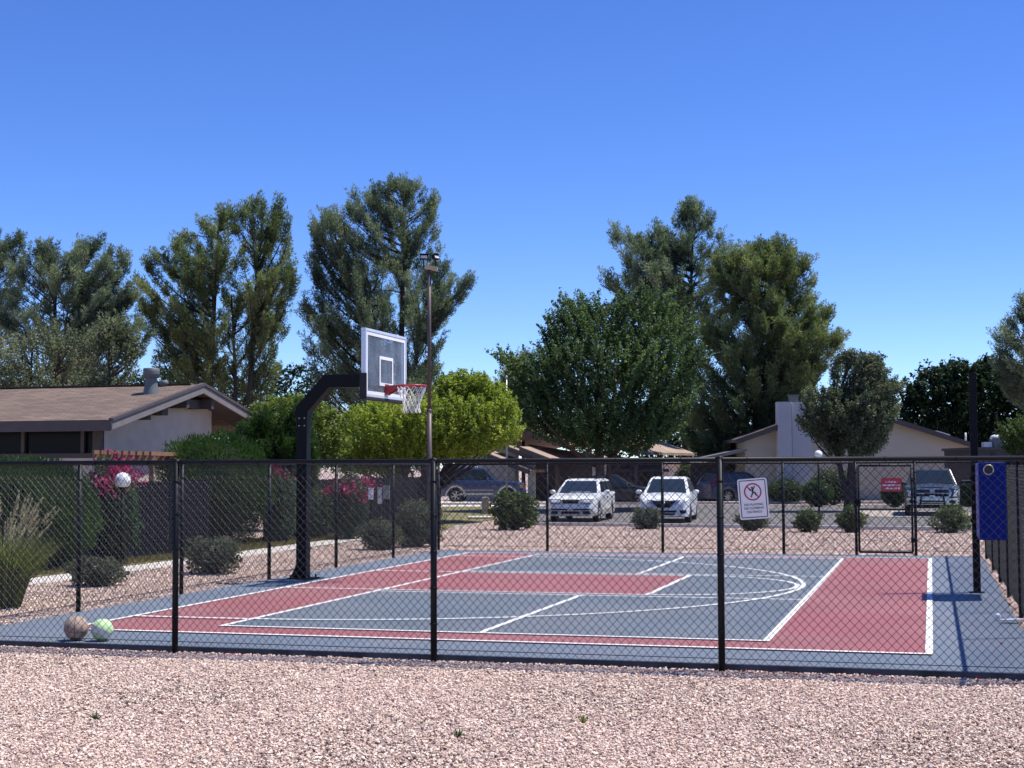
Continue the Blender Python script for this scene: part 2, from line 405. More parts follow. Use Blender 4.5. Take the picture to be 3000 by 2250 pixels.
# a brown timber wheel stop in the car park
mb = MB(); q0, q1 = G(1805, 1497), G(1880, 1496); mb.bar((q0.x, q0.y, .0), (q1.x, q1.y, .0), .25, .16)
tag(mb.build('wheel_stop', 'brown_block'), 'long brown wheel stop lying on the asphalt between the two white cars', 'wheel stop')

# ------------------------------------------------------------------ court
mb = MB(); mb.slab([CT(-1.0, -.95, -.3), CT(-1.0, 10.15, -.3), CT(15.9, 10.15, -.3), CT(15.9, -.95, -.3)], .3)
court = mb.build('sports_court', 'court_blue', bevel=.008)
tag(court, kind='structure')
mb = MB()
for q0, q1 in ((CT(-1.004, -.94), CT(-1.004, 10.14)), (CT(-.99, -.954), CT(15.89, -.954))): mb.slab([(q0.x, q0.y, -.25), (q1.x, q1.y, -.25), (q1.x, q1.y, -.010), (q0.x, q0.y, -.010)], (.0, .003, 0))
mb.build('slab_edge_shade', 'slab_edge_shade', court)  # dark strips: the edge's shade is put into their colour
W_, L_ = 14.90, 9.22
PA0, PA1, PB0, PB1, PM = .67, 14.41, 1.548, 7.64, 7.543
mb = MB(); ctrect(mb, .02, W_-.02, .02, L_-.02, .004); ctrect(mb, PM-1.83, PM+1.83, PB0, 5.50, .0112)
mb.build('red_paint', 'court_red', court)
mb = MB(); ctrect(mb, PA0+.02, PA1-.02, PB0+.02, PB1-.02, .008); mb.build('grey_paint', 'court_grey', court)
mb = MB(); lw = .070; zi = [.0140]
def line(a0, a1, b0, b1): ctrect(mb, a0, a1, b0, b1, zi[0]); zi[0] += .0004
line(0, W_, 0, lw); line(0, W_, L_-lw, L_); line(0, lw, lw, L_-lw); line(W_-lw, W_, lw, L_-lw)
line(PA0, PA1, PB0, PB0+lw); line(PA0, PA1, PB1-lw, PB1); line(PA0, PA0+lw, PB0+lw, PB1-lw); line(PA1-lw, PA1, PB0+lw, PB1-lw)
for a in (PM-2.10, PM+2.10): line(a-lw/2, a+lw/2, PB0+lw, PB1-lw)
line(PA0+lw, PM-2.13, 4.594-lw/2, 4.594+lw/2); line(PM+2.13, PA1-lw, 4.594-lw/2, 4.594+lw/2)
for a in (PM-1.83, PM+1.83): line(a-lw/2, a+lw/2, lw, 5.50)
line(PM-1.83, PM+1.83, 5.50-lw, 5.50)
R3, BC = 6.12, 1.28
for s in (-1, 1): line(PM+s*R3-lw/2, PM+s*R3+lw/2, lw, BC)
def arc(bc, r, n=64, z=.03):
    for i in range(n):
        t0, t1 = -PI/2+PI*i/n, -PI/2+PI*(i+1)/n
        q = []
        for t, rr in ((t0, r-lw/2), (t0, r+lw/2), (t1, r+lw/2), (t1, r-lw/2)): q.append(CT(PM+rr*math.sin(t), bc+rr*math.cos(t), z))
        mb.poly(q)
arc(BC, R3, 96, .0205); arc(5.5, 1.83, 48, .0215)
mb.build('white_lines', 'white_paint', court)

# ------------------------------------------------------------------ chain-link fencing
def nptubes(name, P0, P1, r, m, parent, n=5):
    P0, P1 = np.asarray(P0, float), np.asarray(P1, float); k = len(P0)
    d = P1-P0; d /= np.linalg.norm(d, axis=1)[:, None]
    up = np.tile(np.array([0.31, 0.2, .93]), (k, 1)); x = np.cross(d, up); x /= np.linalg.norm(x, axis=1)[:, None]; y = np.cross(d, x)
    V = np.zeros((k, 2, n, 3))
    for j in range(n):
        off = (x*math.cos(2*PI*j/n)+y*math.sin(2*PI*j/n))*r
        V[:, 0, j] = P0+off; V[:, 1, j] = P1+off
    V = V.reshape(-1, 3)
    idx = []
    base = np.arange(k)*2*n
    for j in range(n):
        j2 = (j+1) % n
        idx.append(np.stack([base+j, base+j2, base+n+j2, base+n+j], 1))
    L = np.concatenate(idx, 0).astype(np.int32)
    me = bpy.data.meshes.new(name)
    me.vertices.add(len(V)); me.vertices.foreach_set('co', V.astype(np.float32).ravel())
    me.loops.add(L.size); me.loops.foreach_set('vertex_index', L.ravel())
    me.polygons.add(len(L)); me.polygons.foreach_set('loop_start', np.arange(0, L.size, 4, dtype=np.int32))
    try: me.polygons.foreach_set('loop_total', np.full(len(L), 4, dtype=np.int32))
    except Exception: pass
    me.polygons.foreach_set('use_smooth', np.ones(len(L), dtype=bool))
    me.update(calc_edges=True); me.materials.append(M[m])
    return link(bpy.data.objects.new(name, me), parent)
PITCH_M, VP = .0785, .083
def chain_mesh(p, q, z0, z1, r, parent, name='chain_link_mesh', mt='wire_vinyl'):
    """diamond mesh of bent wires: every wire zigzags, neighbours hook into each other"""
    p, q = Vector(p[:2]), Vector(q[:2]); L = (q-p).length; d = (q-p)/L; nrm = Vector((-d.y, d.x))
    step = PITCH_M; hv = z1-z0; hgt = hv*PITCH_M/VP; A, B = [], []
    for fam in (0, 1):
        k = -int(hgt/step)-1
        while k*step < L+hgt:
            s0 = k*step
            s_a, s_b = (s0, s0+hgt) if fam == 0 else (s0+hgt, s0)
            # clip to 0..L
            def zat(s): return z0+(s-s_a)/(s_b-s_a)*hv
            lo, hi = max(0, min(s_a, s_b)), min(L, max(s_a, s_b))
            if hi-lo > .01:
                sa, sb = (lo, hi)
                o = (r*.9 if fam == 0 else -r*.9)
                pa, pb = p+d*sa+nrm*o, p+d*sb+nrm*o
                A.append((pa.x, pa.y, zat(sa))); B.append((pb.x, pb.y, zat(sb)))
            k += 1
    return nptubes(name, A, B, r, mt, parent, 6)
def fence_run(label, pts, top=1.83, bot=.0, r=.0032, pr=.03, gap=None, skip=(), mt='wire_vinyl'):
    """pts: post positions in court (a, b)"""
    c = CT(*pts[0]); root = empty('chain_link_fence', (c.x, c.y, -.08), label, 'fence')
    Q = [CT(*p) for p in pts]; off = Vector((c.x, c.y, -.08))
    def loc(v): return Vector(v)-off
    for i, v in enumerate(Q):
        if i in skip: continue
        m = MB(); m.tube([loc((v.x, v.y, -.2)), loc((v.x, v.y, top+.01))], pr, 12)
        for zb in (.28, .62, .96, 1.30, 1.62): m.tube([loc((v.x, v.y, zb)), loc((v.x, v.y, zb+.022))], pr*1.12, 12)
        m.sphere(loc((v.x, v.y, top+.012)), pr*1.05, 12, 6, (1, 1, .7))
        m.build('post', 'vinyl', root)
    m = MB(); m.tube([loc((Q[0].x, Q[0].y, top)), loc((Q[-1].x, Q[-1].y, top))], .021, 12)
    d = (Q[-1]-Q[0]).normalized()
    for v in Q:                                        # rail cups
        m.tube([loc((v.x, v.y, top))-d*.035, loc((v.x, v.y, top))+d*.035], .027, 12)
    L = (Q[-1]-Q[0]).length
    for i in range(int(L/.6)):                         # tie wires
        t = Q[0]+d*(i*.6+.3); m.tube([loc((t.x, t.y, top-.0))-d*.004, loc((t.x, t.y, top))+d*.004], .0245, 10)
    m.build('top_rail', 'vinyl', root)
    m = MB(); m.tube([loc((Q[0].x, Q[0].y, bot+.05)), loc((Q[-1].x, Q[-1].y, bot+.05))], .0035, 6); m.build('tension_wire', 'vinyl', root)
    segs = [(Q[0], Q[-1])] if not gap else [(Q[0], CT(*gap[0])), (CT(*gap[1]), Q[-1])]
    for s0, s1 in segs:
        chain_mesh(loc(s0), loc(s1), bot+.08, top+.08-.005, r, root, mt=mt)
    return root
AN, AF, BL, BR_ = -1.08, 16.12, -1.05, 10.25
fence_run('black chain link fence nearest the camera, carrying the no climbing sign', [(AN, BL), (AN, 1.965), (AN, 4.68), (AN, 7.40), (AN, BR_)], bot=.0, r=WIRE_R, pr=.031)
fence_run('black chain link fence on the left, behind the basketball hoop post', [(AN+.12, BL), (2.0, BL), (4.65, BL), (7.56, BL), (10.36, BL), (13.3, BL), (AF, BL)], r=.0020, bot=.03, skip=(0,))
fence_run('black chain link fence at the far end, in front of the parked cars', [(AF, BL+.12), (AF, 1.38), (AF, 3.85), (AF, 6.33), (AF, 7.77), (AF, 8.92), (AF, BR_)], r=.0019, bot=.03, gap=((AF, 7.77), (AF, 8.92)), skip=(0, 6))
fence_run('black chain link fence along the right edge, beside the blue box', [(AN+.12, BR_), (1.75, BR_), (4.5, BR_), (7.4, BR_), (10.1, BR_), (12.8, BR_), (AF, BR_)], r=.0019, bot=.02, skip=(0,), mt='vinyl')
# gate in the far fence
c = CT(AF-.07, 7.83); gate = empty('gate', (c.x, c.y, 0), 'black chain link gate with a red sign, in the far fence', 'gate', rz=-YAW)
gw, gz0, gz1 = 1.03, .05, 1.77
m = MB()
for x in (0, gw): m.tube([(x, 0, gz0), (x, 0, gz1)], .022, 10)
for z in (gz0, gz1): m.tube([(0, 0, z), (gw, 0, z)], .022, 10)
m.build('gate_frame', 'vinyl', gate)
m = MB(); m.tube([(0, 0, .90), (gw, 0, .90)], .018, 10); m.build('middle_rail', 'vinyl', gate)
chain_mesh((0, .0), (gw, 0), gz0, gz1, .0022, gate)
for z in (.3, 1.5): m = MB(); m.tube([(gw, 0, z-.05), (gw, 0, z+.05)], .034, 10); m.box((gw+.04, 0, z), (.06, .03, .05)); m.build('hinge', 'vinyl', gate)
m = MB(); m.box((-.03, -.03, 1.02), (.14, .05, .14)); m.box((.02, -.05, 1.10), (.2, .03, .02)); m.build('latch', 'black_steel', gate)
# red notice hanging on the gate
rs = empty('notice', tuple(CT(AF-.12, 8.47, 1.39)), 'small red notice with white lettering hung on the far gate', 'sign', rz=-YAW)
m = MB(); m.box((0, 0, 0), (.39, .004, .27)); m.build('plate', 'sign_red', rs, bevel=.001)
m = MB(); rr = random.Random(3)
for row, (z, xs) in enumerate([(.055, (-.11, .12)), (-.012, (-.17, .17)), (-.075, (-.15, .16))]):
    x = xs[0]
    while x < xs[1]:
        wl = rr.uniform(.012, .022); hh = rr.choice((.024, .03, .036)); m.box((x+wl/2, -.0035, z+(hh-.03)/2), (wl*.8, .003, hh)); x += wl
        if rr.random() < .16: x += .02
m.build('lettering', 'sign_white', rs)

# ------------------------------------------------------------------ no-climbing sign on the near fence
def onplane(sx, sy, a):
    r = ray((sx, sy)); o = Vector((0, 0, H))
    t = (a-((o.x-X0)*SN+(o.y-Y0)*CS))/(r.x*SN+r.y*CS)
    return o+r*t
sg = onplane(2207, 1461.3, AN-.02)
sign = empty('sign', tuple(sg), 'white no playing or climbing sign tilted on the near fence', 'sign')
sign.rotation_euler = (0, math.radians(-4.2), -YAW)
def rrect(wd, hd, rad, n=6):
    pts = []
    for cx, cz, a0 in ((wd/2-rad, hd/2-rad, 0), (-wd/2+rad, hd/2-rad, PI/2), (-wd/2+rad, -hd/2+rad, PI), (wd/2-rad, -hd/2+rad, 1.5*PI)):
        for i in range(n+1):
            t = a0+PI/2*i/n; pts.append((cx+rad*math.cos(t), cz+rad*math.sin(t)))
    return pts
SWD, SHD = .262, .362
m = MB(); m.slab([(x, .003, z) for x, z in rrect(SWD, SHD, .018)], (0, -.004, 0)); m.build('plate', 'sign_white', sign)
def ring2(m, outer, inner, y, t=.0012):
    n = len(outer); vs = [(x, y, z) for x, z in outer]+[(x, y, z) for x, z in inner]+[(x, y+t, z) for x, z in outer]+[(x, y+t, z) for x, z in inner]
    fs = []
    for i in range(n):
        j = (i+1) % n; fs += [(i, j, n+j, n+i), (2*n+i, 3*n+i, 3*n+j, 2*n+j), (i, 2*n+i, 2*n+j, j), (n+i, n+j, 3*n+j, 3*n+i)]
    m.add(vs, fs)
m = MB(); ring2(m, rrect(SWD-.026, SHD-.026, .012), rrect(SWD-.040, SHD-.040, .007), -.0035); m.build('border', 'ink', sign)
def circ(r, cx=0, cz=0, n=40): return [(cx+r*math.cos(2*PI*i/n), cz+r*math.sin(2*PI*i/n)) for i in range(n)]
cz = .062
m = MB(); ring2(m, circ(.078, 0, cz), circ(.066, 0, cz), -.0036)
for s0, s1 in ((-.068, -.022), (.022, .068)):
    k = .7071; m.bar((s0*k, -.003, cz-s0*k), (s1*k, -.003, cz-s1*k), .010, .0016, (0, 1, 0))
m.build('prohibition_ring', 'sign_ring', sign)
m = MB()
def limb(pts, wd):
    for i in range(len(pts)-1):
        m.bar((pts[i][0], -.0038, cz+pts[i][1]), (pts[i+1][0], -.0038, cz+pts[i+1][1]), .0016, wd, (0, 1, 0)) if False else m.tube([(pts[i][0], -.003, cz+pts[i][1]), (pts[i+1][0], -.003, cz+pts[i+1][1])], wd/2, 6)
m.slab([(x, -.004, z) for x, z in circ(.0085, -.004, cz+.037, 16)], (0, -.0015, 0))
limb([(-.002, .024), (.002, -.010)], .018); limb([(.002, .022), (.014, .036), (.022, .052)], .009)
limb([(-.006, .018), (-.022, .014), (-.034, .030)], .009)
limb([(.002, -.008), (-.008, -.024), (-.018, -.048)], .011); limb([(.002, -.010), (.020, -.006), (.030, -.028), (.036, -.036)], .011)
m.build('climber_symbol', 'ink', sign)
for s, z, wd in (('NO PLAYING', -.052, 1.0), ('OR CLIMBING', -.085, 1.0), ('ON FENCE', -.118, 1.0)):
    text_mesh('lettering', s, .030, 'ink', sign, Matrix.Translation((0, -.003, z)) @ Matrix.Rotation(PI/2, 4, 'X'), .0008, 1.0, .95)

# ------------------------------------------------------------------ basketball hoop
HA = 7.50
hb = CT(HA, -.43); hoop = empty('basketball_hoop', tuple(hb), 'tall black basketball hoop post with a glass backboard on the left baseline', 'basketball hoop', rz=-YAW)
# local x = +b (to the court), y = +a (away), z up; origin at the post base
m = MB(); pw = .175
m.box((0, 0, 1.34), (pw, pw, 2.66))
m.build('post', 'black_steel', hoop, bevel=.008)
m = MB(); m.box((0, 0, .012), (.40, .40, .024))
for sx in (-1, 1):
    for sy in (-1, 1): m.tube([(sx*.15, sy*.15, .02), (sx*.15, sy*.15, .075)], .015, 8)
m.build('base_plate', 'black_steel', hoop)
m = MB()
for y in (-.05, .05): m.slab([(-pw/2+.002, y, .024), (-pw/2-.11, y, .024), (-pw/2-.10, y, .05), (-pw/2+.002, y, .26)], (0, .012, 0))
m.build('gusset', 'black_steel', hoop)
# bent arm: slanted length then a level one
m = MB(); t = .19
prof = [(-.10, 2.66), (.10, 2.66), (.46, 3.04), (1.30, 3.04), (1.30, 3.25), (.38, 3.25), (-.10, 2.74)]
m.slab([(x, -t/2, z) for x, z in prof], (0, t, 0)); m.build('arm', 'black_steel', hoop, bevel=.008)
m = MB(); m.box((0, 0, 2.63), (.22, .22, .10))
m.build('collar', 'black_steel', hoop)
for z in (2.44, 2.56):
    for y in (-.04, .05): m = MB(); m.tube([(y, -pw/2-.006, z), (y, -pw/2+.01, z)], .012, 8); m.build('bolt', 'grey_steel', hoop)
BX, BW2, BZ0, BZ1 = 1.40, .915, 2.84, 3.90       # board plane, half width, bottom, top
m = MB()
for y in (-.3, .3): m.bar((1.02, 0, 3.14), (BX-.05, y, 2.98), .05, .05); m.bar((1.02, 0, 3.2), (BX-.05, y, 3.7), .045, .045)
m.box((BX-.06, -.3, 3.33), (.05, .06, .85)); m.box((BX-.06, .3, 3.33), (.05, .06, .85)); m.box((1.28, 0, 3.12), (.12, .36, .30))
m.build('bracket', 'black_steel', hoop)
m = MB(); m.box((BX, 0, (BZ0+BZ1)/2), (.012, 2*BW2-.06, BZ1-BZ0-.06)); board = m.build('backboard', 'board_glass', hoop)
m = MB(); fz = .045; dz = .075
m.box((BX-.02, 0, BZ1-fz/2), (dz, 2*BW2, fz)); m.box((BX-.02, 0, BZ0+fz/2), (dz, 2*BW2, fz))
for s in (-1, 1): m.box((BX-.02, s*(BW2-fz/2), (BZ0+BZ1)/2), (dz, fz, BZ1-BZ0-2*fz))
m.build('frame', 'silver_frame', board, bevel=.004)
m = MB(); x = BX+.0095; pwid = .052; hb_, zz0, zz1 = BW2-fz-.004, BZ0+fz+.004, BZ1-fz-.004
for y0, y1, z0, z1 in ((-hb_, hb_, zz1-pwid, zz1), (-hb_, hb_, zz0, zz0+pwid), (-hb_, -hb_+pwid, zz0+pwid, zz1-pwid), (hb_-pwid, hb_, zz0+pwid, zz1-pwid)):
    m.box((x, (y0+y1)/2, (z0+z1)/2), (.003, y1-y0, z1-z0))
for y0, y1, z0, z1 in ((-.305, .305, 3.045, 3.095), (-.305, .305, 3.46, 3.51), (-.305, -.255, 3.095, 3.46), (.255, .305, 3.095, 3.46)):
    m.box((x, (y0+y1)/2, (z0+z1)/2), (.003, y1-y0, z1-z0))
m.build('painted_border', 'white_paint', board)
m = MB(); m.box((BX-.02, 0, BZ0-.012), (.11, 2*BW2+.03, .05))
for s in (-1, 1): m.box((BX-.02, s*(BW2+.006), BZ0+.19), (.11, .04, .36))
m.build('edge_padding', 'dark_pad', board, bevel=.01)
m = MB(); m.box((x, .62, 3.035), (.002, .24, .085)); m.build('sticker', 'sign_white', board)
m = MB(); m.box((x+.002, .62, 3.035), (.002, .16, .022)); m.build('sticker_print', 'ink', board)
RX = 1.83
m = MB()
m.tube([(RX+.23*math.cos(2*PI*i/40), .23*math.sin(2*PI*i/40), 3.05) for i in range(41)], .014, 8, caps=False)
m.box((BX+.02, 0, 3.0), (.02, .13, .16))
for s in (-1, 1): m.slab([(BX+.02, s*.055, 3.06), (RX-.20, s*.075, 3.06), (RX-.20, s*.075, 3.02), (BX+.02, s*.055, 2.90)], (0, .012*s, 0))
m.slab([(BX+.02, -.06, 3.058), (RX-.2, -.08, 3.058), (RX-.2, .08, 3.058), (BX+.02, .06, 3.058)], -.012)
m.build('rim', 'rim_red', hoop)
m = MB(); NS = 12
rad = [.228, .205, .165, .135, .125, .145]; zz = [3.04, 2.95, 2.87, 2.79, 2.71, 2.63]; rr = random.Random(4)
for i in range(NS):
    for sg_ in (-1, 1):
        pts = []
        for k in range(6):
            an = 2*PI*(i+sg_*k*.5)/NS+rr.uniform(-.05, .05)
            pts.append((RX+rad[k]*math.cos(an), rad[k]*math.sin(an), zz[k]+rr.uniform(-.012, .012)))
        m.tube(pts, .0065, 5, caps=False)
m.build('net', 'net_cord', hoop)

# ------------------------------------------------------------------ post and blue box on the right
pb = CT(7.27, 9.82)
m = MB(); m.box((0, 0, 1.525), (.10, .10, 3.05)); m.box((0, 0, 3.056), (.115, .115, .014)); m.box((0, 0, .006), (.2, .2, .012))
for z in (1.0, 1.6): m.box((-.058, 0, z), (.02, .05, .05))
o = m.build('steel_post', 'black_steel', None, bevel=.004); o.location = pb; o.rotation_euler.z = -YAW
tag(o, 'tall bare black steel post with the blue box fixed on it', 'post')
bc = CT(6.62, 10.01, 1.295); bx = empty('padded_box', tuple(bc), 'deep blue padded box with a round hole, fixed to the tall black post', 'box', rz=-YAW)
m = MB(); m.box((0, 0, 0), (.345, 1.04, 1.02)); m.build('body', 'pad_blue', bx, bevel=.012)
m = MB(); m.box((-.1775, 0, 0), (.012, 1.03, 1.0)); m.build('side_panel', 'pad_trim', bx, bevel=.004)
for y, z, sy, sz in ((-.3, .3, .16, .2), (-.12, .18, .12, .26), (.1, .02, .2, .16), (-.3, -.1, .1, .2), (.05, -.25, .14, .18), (.3, .22, .18, .22)):
    m = MB(); m.slab([(-.184, y+sy*.5*math.cos(t)*(.8+.3*math.sin(3*t+y*9)), z+sz*.5*math.sin(t)*(.8+.3*math.cos(2*t+z*7))) for t in [2*PI*i/14 for i in range(14)]], (-.003, 0, 0)); m.build('pale_patch', 'pale_patch', bx)  # irregular pale pinkish blotches on the side panel
m = MB(); hx, hz = -.045, .415
m.tube([(hx+.062*math.cos(2*PI*i/24), -.523, hz+.062*math.sin(2*PI*i/24)) for i in range(25)], .009, 8, caps=False); m.build('ring', 'ring_metal', bx)
m = MB(); m.slab([(hx+.06*math.cos(2*PI*i/24), -.5215, hz+.06*math.sin(2*PI*i/24)) for i in range(24)], (0, -.003, 0)); m.build('hole', 'ink', bx)

# ------------------------------------------------------------------ balls
def ball(s, r, label, base):
    c = G(s[0], s[1], 0.0); return empty('ball', (c.x, c.y, r+.001), label, 'ball')
bl = ball((223, 1876), .125, 'worn tan basketball resting by the near left fence', 0)
m = MB(); m.sphere((0, 0, 0), .125, 32, 20); m.build('skin', 'ball_tan', bl)
m = MB()
def great(m, n1, r, off=0., rad=.0022):
    n1 = Vector(n1).normalized(); x = n1.orthogonal().normalized(); y = n1.cross(x); rr_ = math.sqrt(r*r-off*off)
    m.tube([n1*off+(x*math.cos(2*PI*i/40)+y*math.sin(2*PI*i/40))*rr_ for i in range(41)], rad, 5, caps=False)
great(m, (1, .15, 0), .1252, 0, .0032); great(m, (.1, -.3, 1), .1252); great(m, (1, .15, 0), .1252, .07); great(m, (1, .15, 0), .1252, -.07)
m.build('seams', 'ball_line', bl)
bl2 = ball((299, 1878), .113, 'lime green and white ball next to the tan basketball', 0)
m = MB(); m.sphere((0, 0, 0), .113, 32, 20); m.build('skin', 'ball_green', bl2)
m = MB(); ax = Vector((.42, .25, .87)).normalized(); x = ax.orthogonal().normalized(); y = ax.cross(x)
rows = []
for i in range(7):
    h = -.062+.062*i/6; rr_ = math.sqrt(.1145**2-h*h); rows.append([ax*h+(x*math.cos(2*PI*k/36)+y*math.sin(2*PI*k/36))*rr_ for k in range(36)])
m.add([p for r_ in rows for p in r_], [(i*36+k, i*36+(k+1) % 36, (i+1)*36+(k+1) % 36, (i+1)*36+k) for i in range(6) for k in range(36)], True)
m.build('white_band', 'ball_white', bl2)
m = MB(); great(m, ax, .1145, 0, .003); great(m, ax, .1145, -.062, .003); m.build('seams', 'grey_steel', bl2)

# small litter on the slab
c = G(2938, 1825, 0); st = empty('paddle', (c.x, c.y, .02), 'thin pale paddle lying flat by the right fence', 'paddle', rz=-YAW)
m = MB(); m.slab([(.10+.13*math.cos(t), .07*math.sin(t), .012+0.008*math.cos(t)) for t in [2*PI*i/20 for i in range(20)]], .014); m.build('blade', 'sign_edge', st)
m = MB(); m.bar((.2, 0, .015), (.34, .02, .0), .028, .022); m.build('handle', 'pale_patch', st)
c = G(2925, 1818, 0); m = MB(); m.sphere((0, 0, 0), .037, 16, 10); o = m.build('wiffle_ball', 'globe_white'); o.location = (c.x, c.y, .05); tag(o, 'tiny white ball beside the pale paddle', 'ball')
# fallen bougainvillea bracts along the slab edge
rr = random.Random(11)
m = MB(); m.add([(0, 0, .004), (.018, .012, .012), (.034, 0, .006), (.018, -.012, .014)], [(0, 1, 2, 3)]); m.add([(0, 0, .004), (.006, .02, .014), (.0, .034, .006), (-.012, .016, .016)], [(0, 1, 2, 3)])
pet = m.build('bract', 'bract')
PET = [(425, 1890), (1030/2.2+0, 1906)]
spots = []
for i in range(46):
    bb = rr.choice((rr.uniform(0, 9.6), rr.uniform(7.6, 9.6), rr.uniform(.2, 3))); spots.append(CT(AN-rr.uniform(.03, .22), bb, GZ+.012))
spots += [G(577, 1886, .004), G(2930, 1888, .004), G(2955, 1796, .004), G(1900, 1975), G(755, 1948), G(1225, 2093)]
for i, s in enumerate(spots):
    o = pet if i == 0 else clone(pet)
    o.location = s; o.rotation_euler = (rr.uniform(-.5, .5), rr.uniform(-.5, .5), rr.uniform(0, 6.3)); k = rr.uniform(.8, 1.4); o.scale = (k, k, k)
    tag(o, 'fallen magenta flower bract lying at the foot of the near fence', 'petal', 'fallen flower bracts')
# ------------------------------------------------------------------ lamps and poles
def globe_lamp(base, hz, r, label):
    root = empty('globe_lamp', tuple(base), label, 'lamp', 'globe lamps')
    h = hz-base.z
    m = MB(); m.tube([(0, 0, 0), (0, 0, h-r*.9)], .04, 12); m.lathe((0, 0, 0), [(.09, 0), (.09, .03), (.045, .08)], 16); m.lathe((0, 0, h-r-.06), [(.042, 0), (.08, .05), (.085, .085)], 16)
    m.build('post', 'black_steel', root)
    m = MB(); m.sphere((0, 0, h), r, 28, 18); m.build('globe', 'globe_white', root)
b0 = G(357, 1655); globe_lamp(b0, P(361, 1407, b0.y).z, .152, 'white globe lamp on a black post in front of the bougainvillea')
b1 = P(2400, 1507, 57.0); b1.z = GZ; globe_lamp(b1, P(2400, 1331, 57.0).z, .152, 'white globe lamp on a thin post before the pale brick house')
fb = P(1258, 1590, 35.5); fb.z = GZ
fl = empty('floodlight_pole', tuple(fb), 'tall brown pole with two floodlights at the top, behind the court corner', 'light pole')
ht = P(1258, 789, 35.5).z-GZ; jz = P(1258, 1203, 35.5).z-GZ
m = MB(); m.tube([(0, 0, 0), (0, 0, jz)], .062, 14); m.tube([(0, 0, jz), (0, 0, ht)], .045, 14); m.lathe((0, 0, jz-.03), [(.07, 0), (.07, .05), (.045, .07)], 14); m.box((0, 0, .02), (.28, .28, .03))
m.build('pole', 'pole_brown', fl)
m = MB(); m.bar((-.10, 0, ht+.06), (.20, -.03, ht-.0), .12, .10); m.tube([(0, 0, ht), (0, 0, ht+.14)], .035, 10); m.build('crossarm', 'lamp_tan', fl)
def flood(x, y, rz, tilt):
    R = Matrix.Rotation(rz, 3, 'Z') @ Matrix.Rotation(tilt, 3, 'X')
    hd = MB(); c = Vector((x, y, ht+.29)); hd.box(c, (.20, .06, .115), R=R)
    for k in range(5): hd.box(c+R @ Vector((-.08+.04*k, .040, 0)), (.006, .03, .10), R=R)
    hd.box(c+R @ Vector((0, -.045, .062)), (.21, .05, .008), R=R)
    hd.bar(c+Vector((0, 0, -.07)), (x, y, ht+.03), .03, .03)
    h_ = hd.build('floodlight', 'black_steel', fl)
    l_ = MB(); l_.box(c+R @ Vector((0, -.032, -.004)), (.155, .006, .07), R=R); l_.build('lens', 'lens_grey', h_)
flood(-.13, -.02, .12, -.25); flood(.16, -.02, .95, -.35)
tb = P(1485, 1497, 58); tb.z = GZ
m = MB(); tz = P(1485, 1108, 58).z-GZ; m.tube([(0, 0, 0), (0, 0, tz)], .036, 10); m.lathe((0, 0, tz), [(.036, -.02), (.06, 0), (.06, .06), (.02, .1)], 10); m.lathe((0, 0, 0), [(.10, 0), (.10, .04), (.04, .06)], 12)
o = m.build('thin_pole', 'grey_steel'); o.location = tb; tag(o, 'thin grey metal pole rising in front of the lime green tree', 'pole')
c = P(1422, 1497, 58); m = MB(); m.box((0, 0, .30), (.28, .28, .60)); m.lathe((0, 0, .6), [(.15, 0), (.12, .05), (.0, .07)], 16); o = m.build('bollard', 'bollard_tan', None, bevel=.02); o.location = (c.x, c.y, GZ); tag(o, 'squat tan concrete bollard standing on the dry lawn', 'bollard')
for s0, s1, s2, s3, mt, lab in ((1080, 1093, 1432, 1463, 'sign_white', 'narrow bright white meter box on a post by the flowers'), (1107, 1119, 1431, 1476, 'cabinet', 'tall pale meter box in the middle of three by the fence'), (1123, 1141, 1425, 1462, 'cabinet_green', 'wide grey green meter box nearest the big sage shrub')):
    Y = 37.6; p0, p1 = P(s0, s2, Y), P(s1, s3, Y); wd, hh = p1.x-p0.x, p0.z-p1.z
    root = empty('meter_box', ((p0.x+p1.x)/2, Y, GZ), lab, 'meter box', 'meter boxes by the fence'); zc = (p0.z+p1.z)/2-GZ
    m = MB(); m.box((0, 0, zc), (wd, .14, hh)); m.box((0, -.074, zc), (wd*.8, .01, hh*.85)); m.slab([(-wd/2-.01, -.09, zc+hh/2), (wd/2+.01, -.09, zc+hh/2), (wd/2+.01, .08, zc+hh/2), (-wd/2-.01, .08, zc+hh/2)], .02); m.build('cabinet', mt, root)
    m = MB(); m.box((0, .04, (zc-hh/2)/2), (.06, .05, zc-hh/2)); m.build('post', 'black_steel', root)
# ================================================================== VEGETATION
def unit(v): return v/np.maximum(np.linalg.norm(v, axis=-1, keepdims=True), 1e-9)
def blades(base, dirs, length, width, rng):
    """triangular needles: base (n,3), dirs (n,3)"""
    r = unit(np.cross(dirs, rng.normal(size=dirs.shape)))
    w_ = r*np.asarray(width)[..., None]*.5 if np.ndim(width) else r*width*.5
    tip = base+dirs*(np.asarray(length)[..., None] if np.ndim(length) else length)
    return np.stack([base-w_, base+w_, tip], 1)
def rhombs(c, nrm, size, rng, asp=.55):
    t = unit(np.cross(nrm, rng.normal(size=nrm.shape))); b = np.cross(nrm, t)
    s = np.asarray(size)[..., None] if np.ndim(size) else size
    return np.stack([c-t*s, c-b*s*asp, c+t*s, c+b*s*asp], 1)
def poly_local(poly, Y, kk=K):
    return np.array([[P(x*kk, y*kk, Y).x, P(x*kk, y*kk, Y).z] for x, y in poly])
def inside(pts, poly):
    x, z = pts[:, 0], pts[:, 1]; n = len(poly); c = np.zeros(len(pts), bool); j = n-1
    for i in range(n):
        xi, zi, xj, zj = poly[i, 0], poly[i, 1], poly[j, 0], poly[j, 1]
        m = ((zi > z) != (zj > z)) & (x < (xj-xi)*(z-zi)/(zj-zi+1e-12)+xi); c ^= m; j = i
    return c
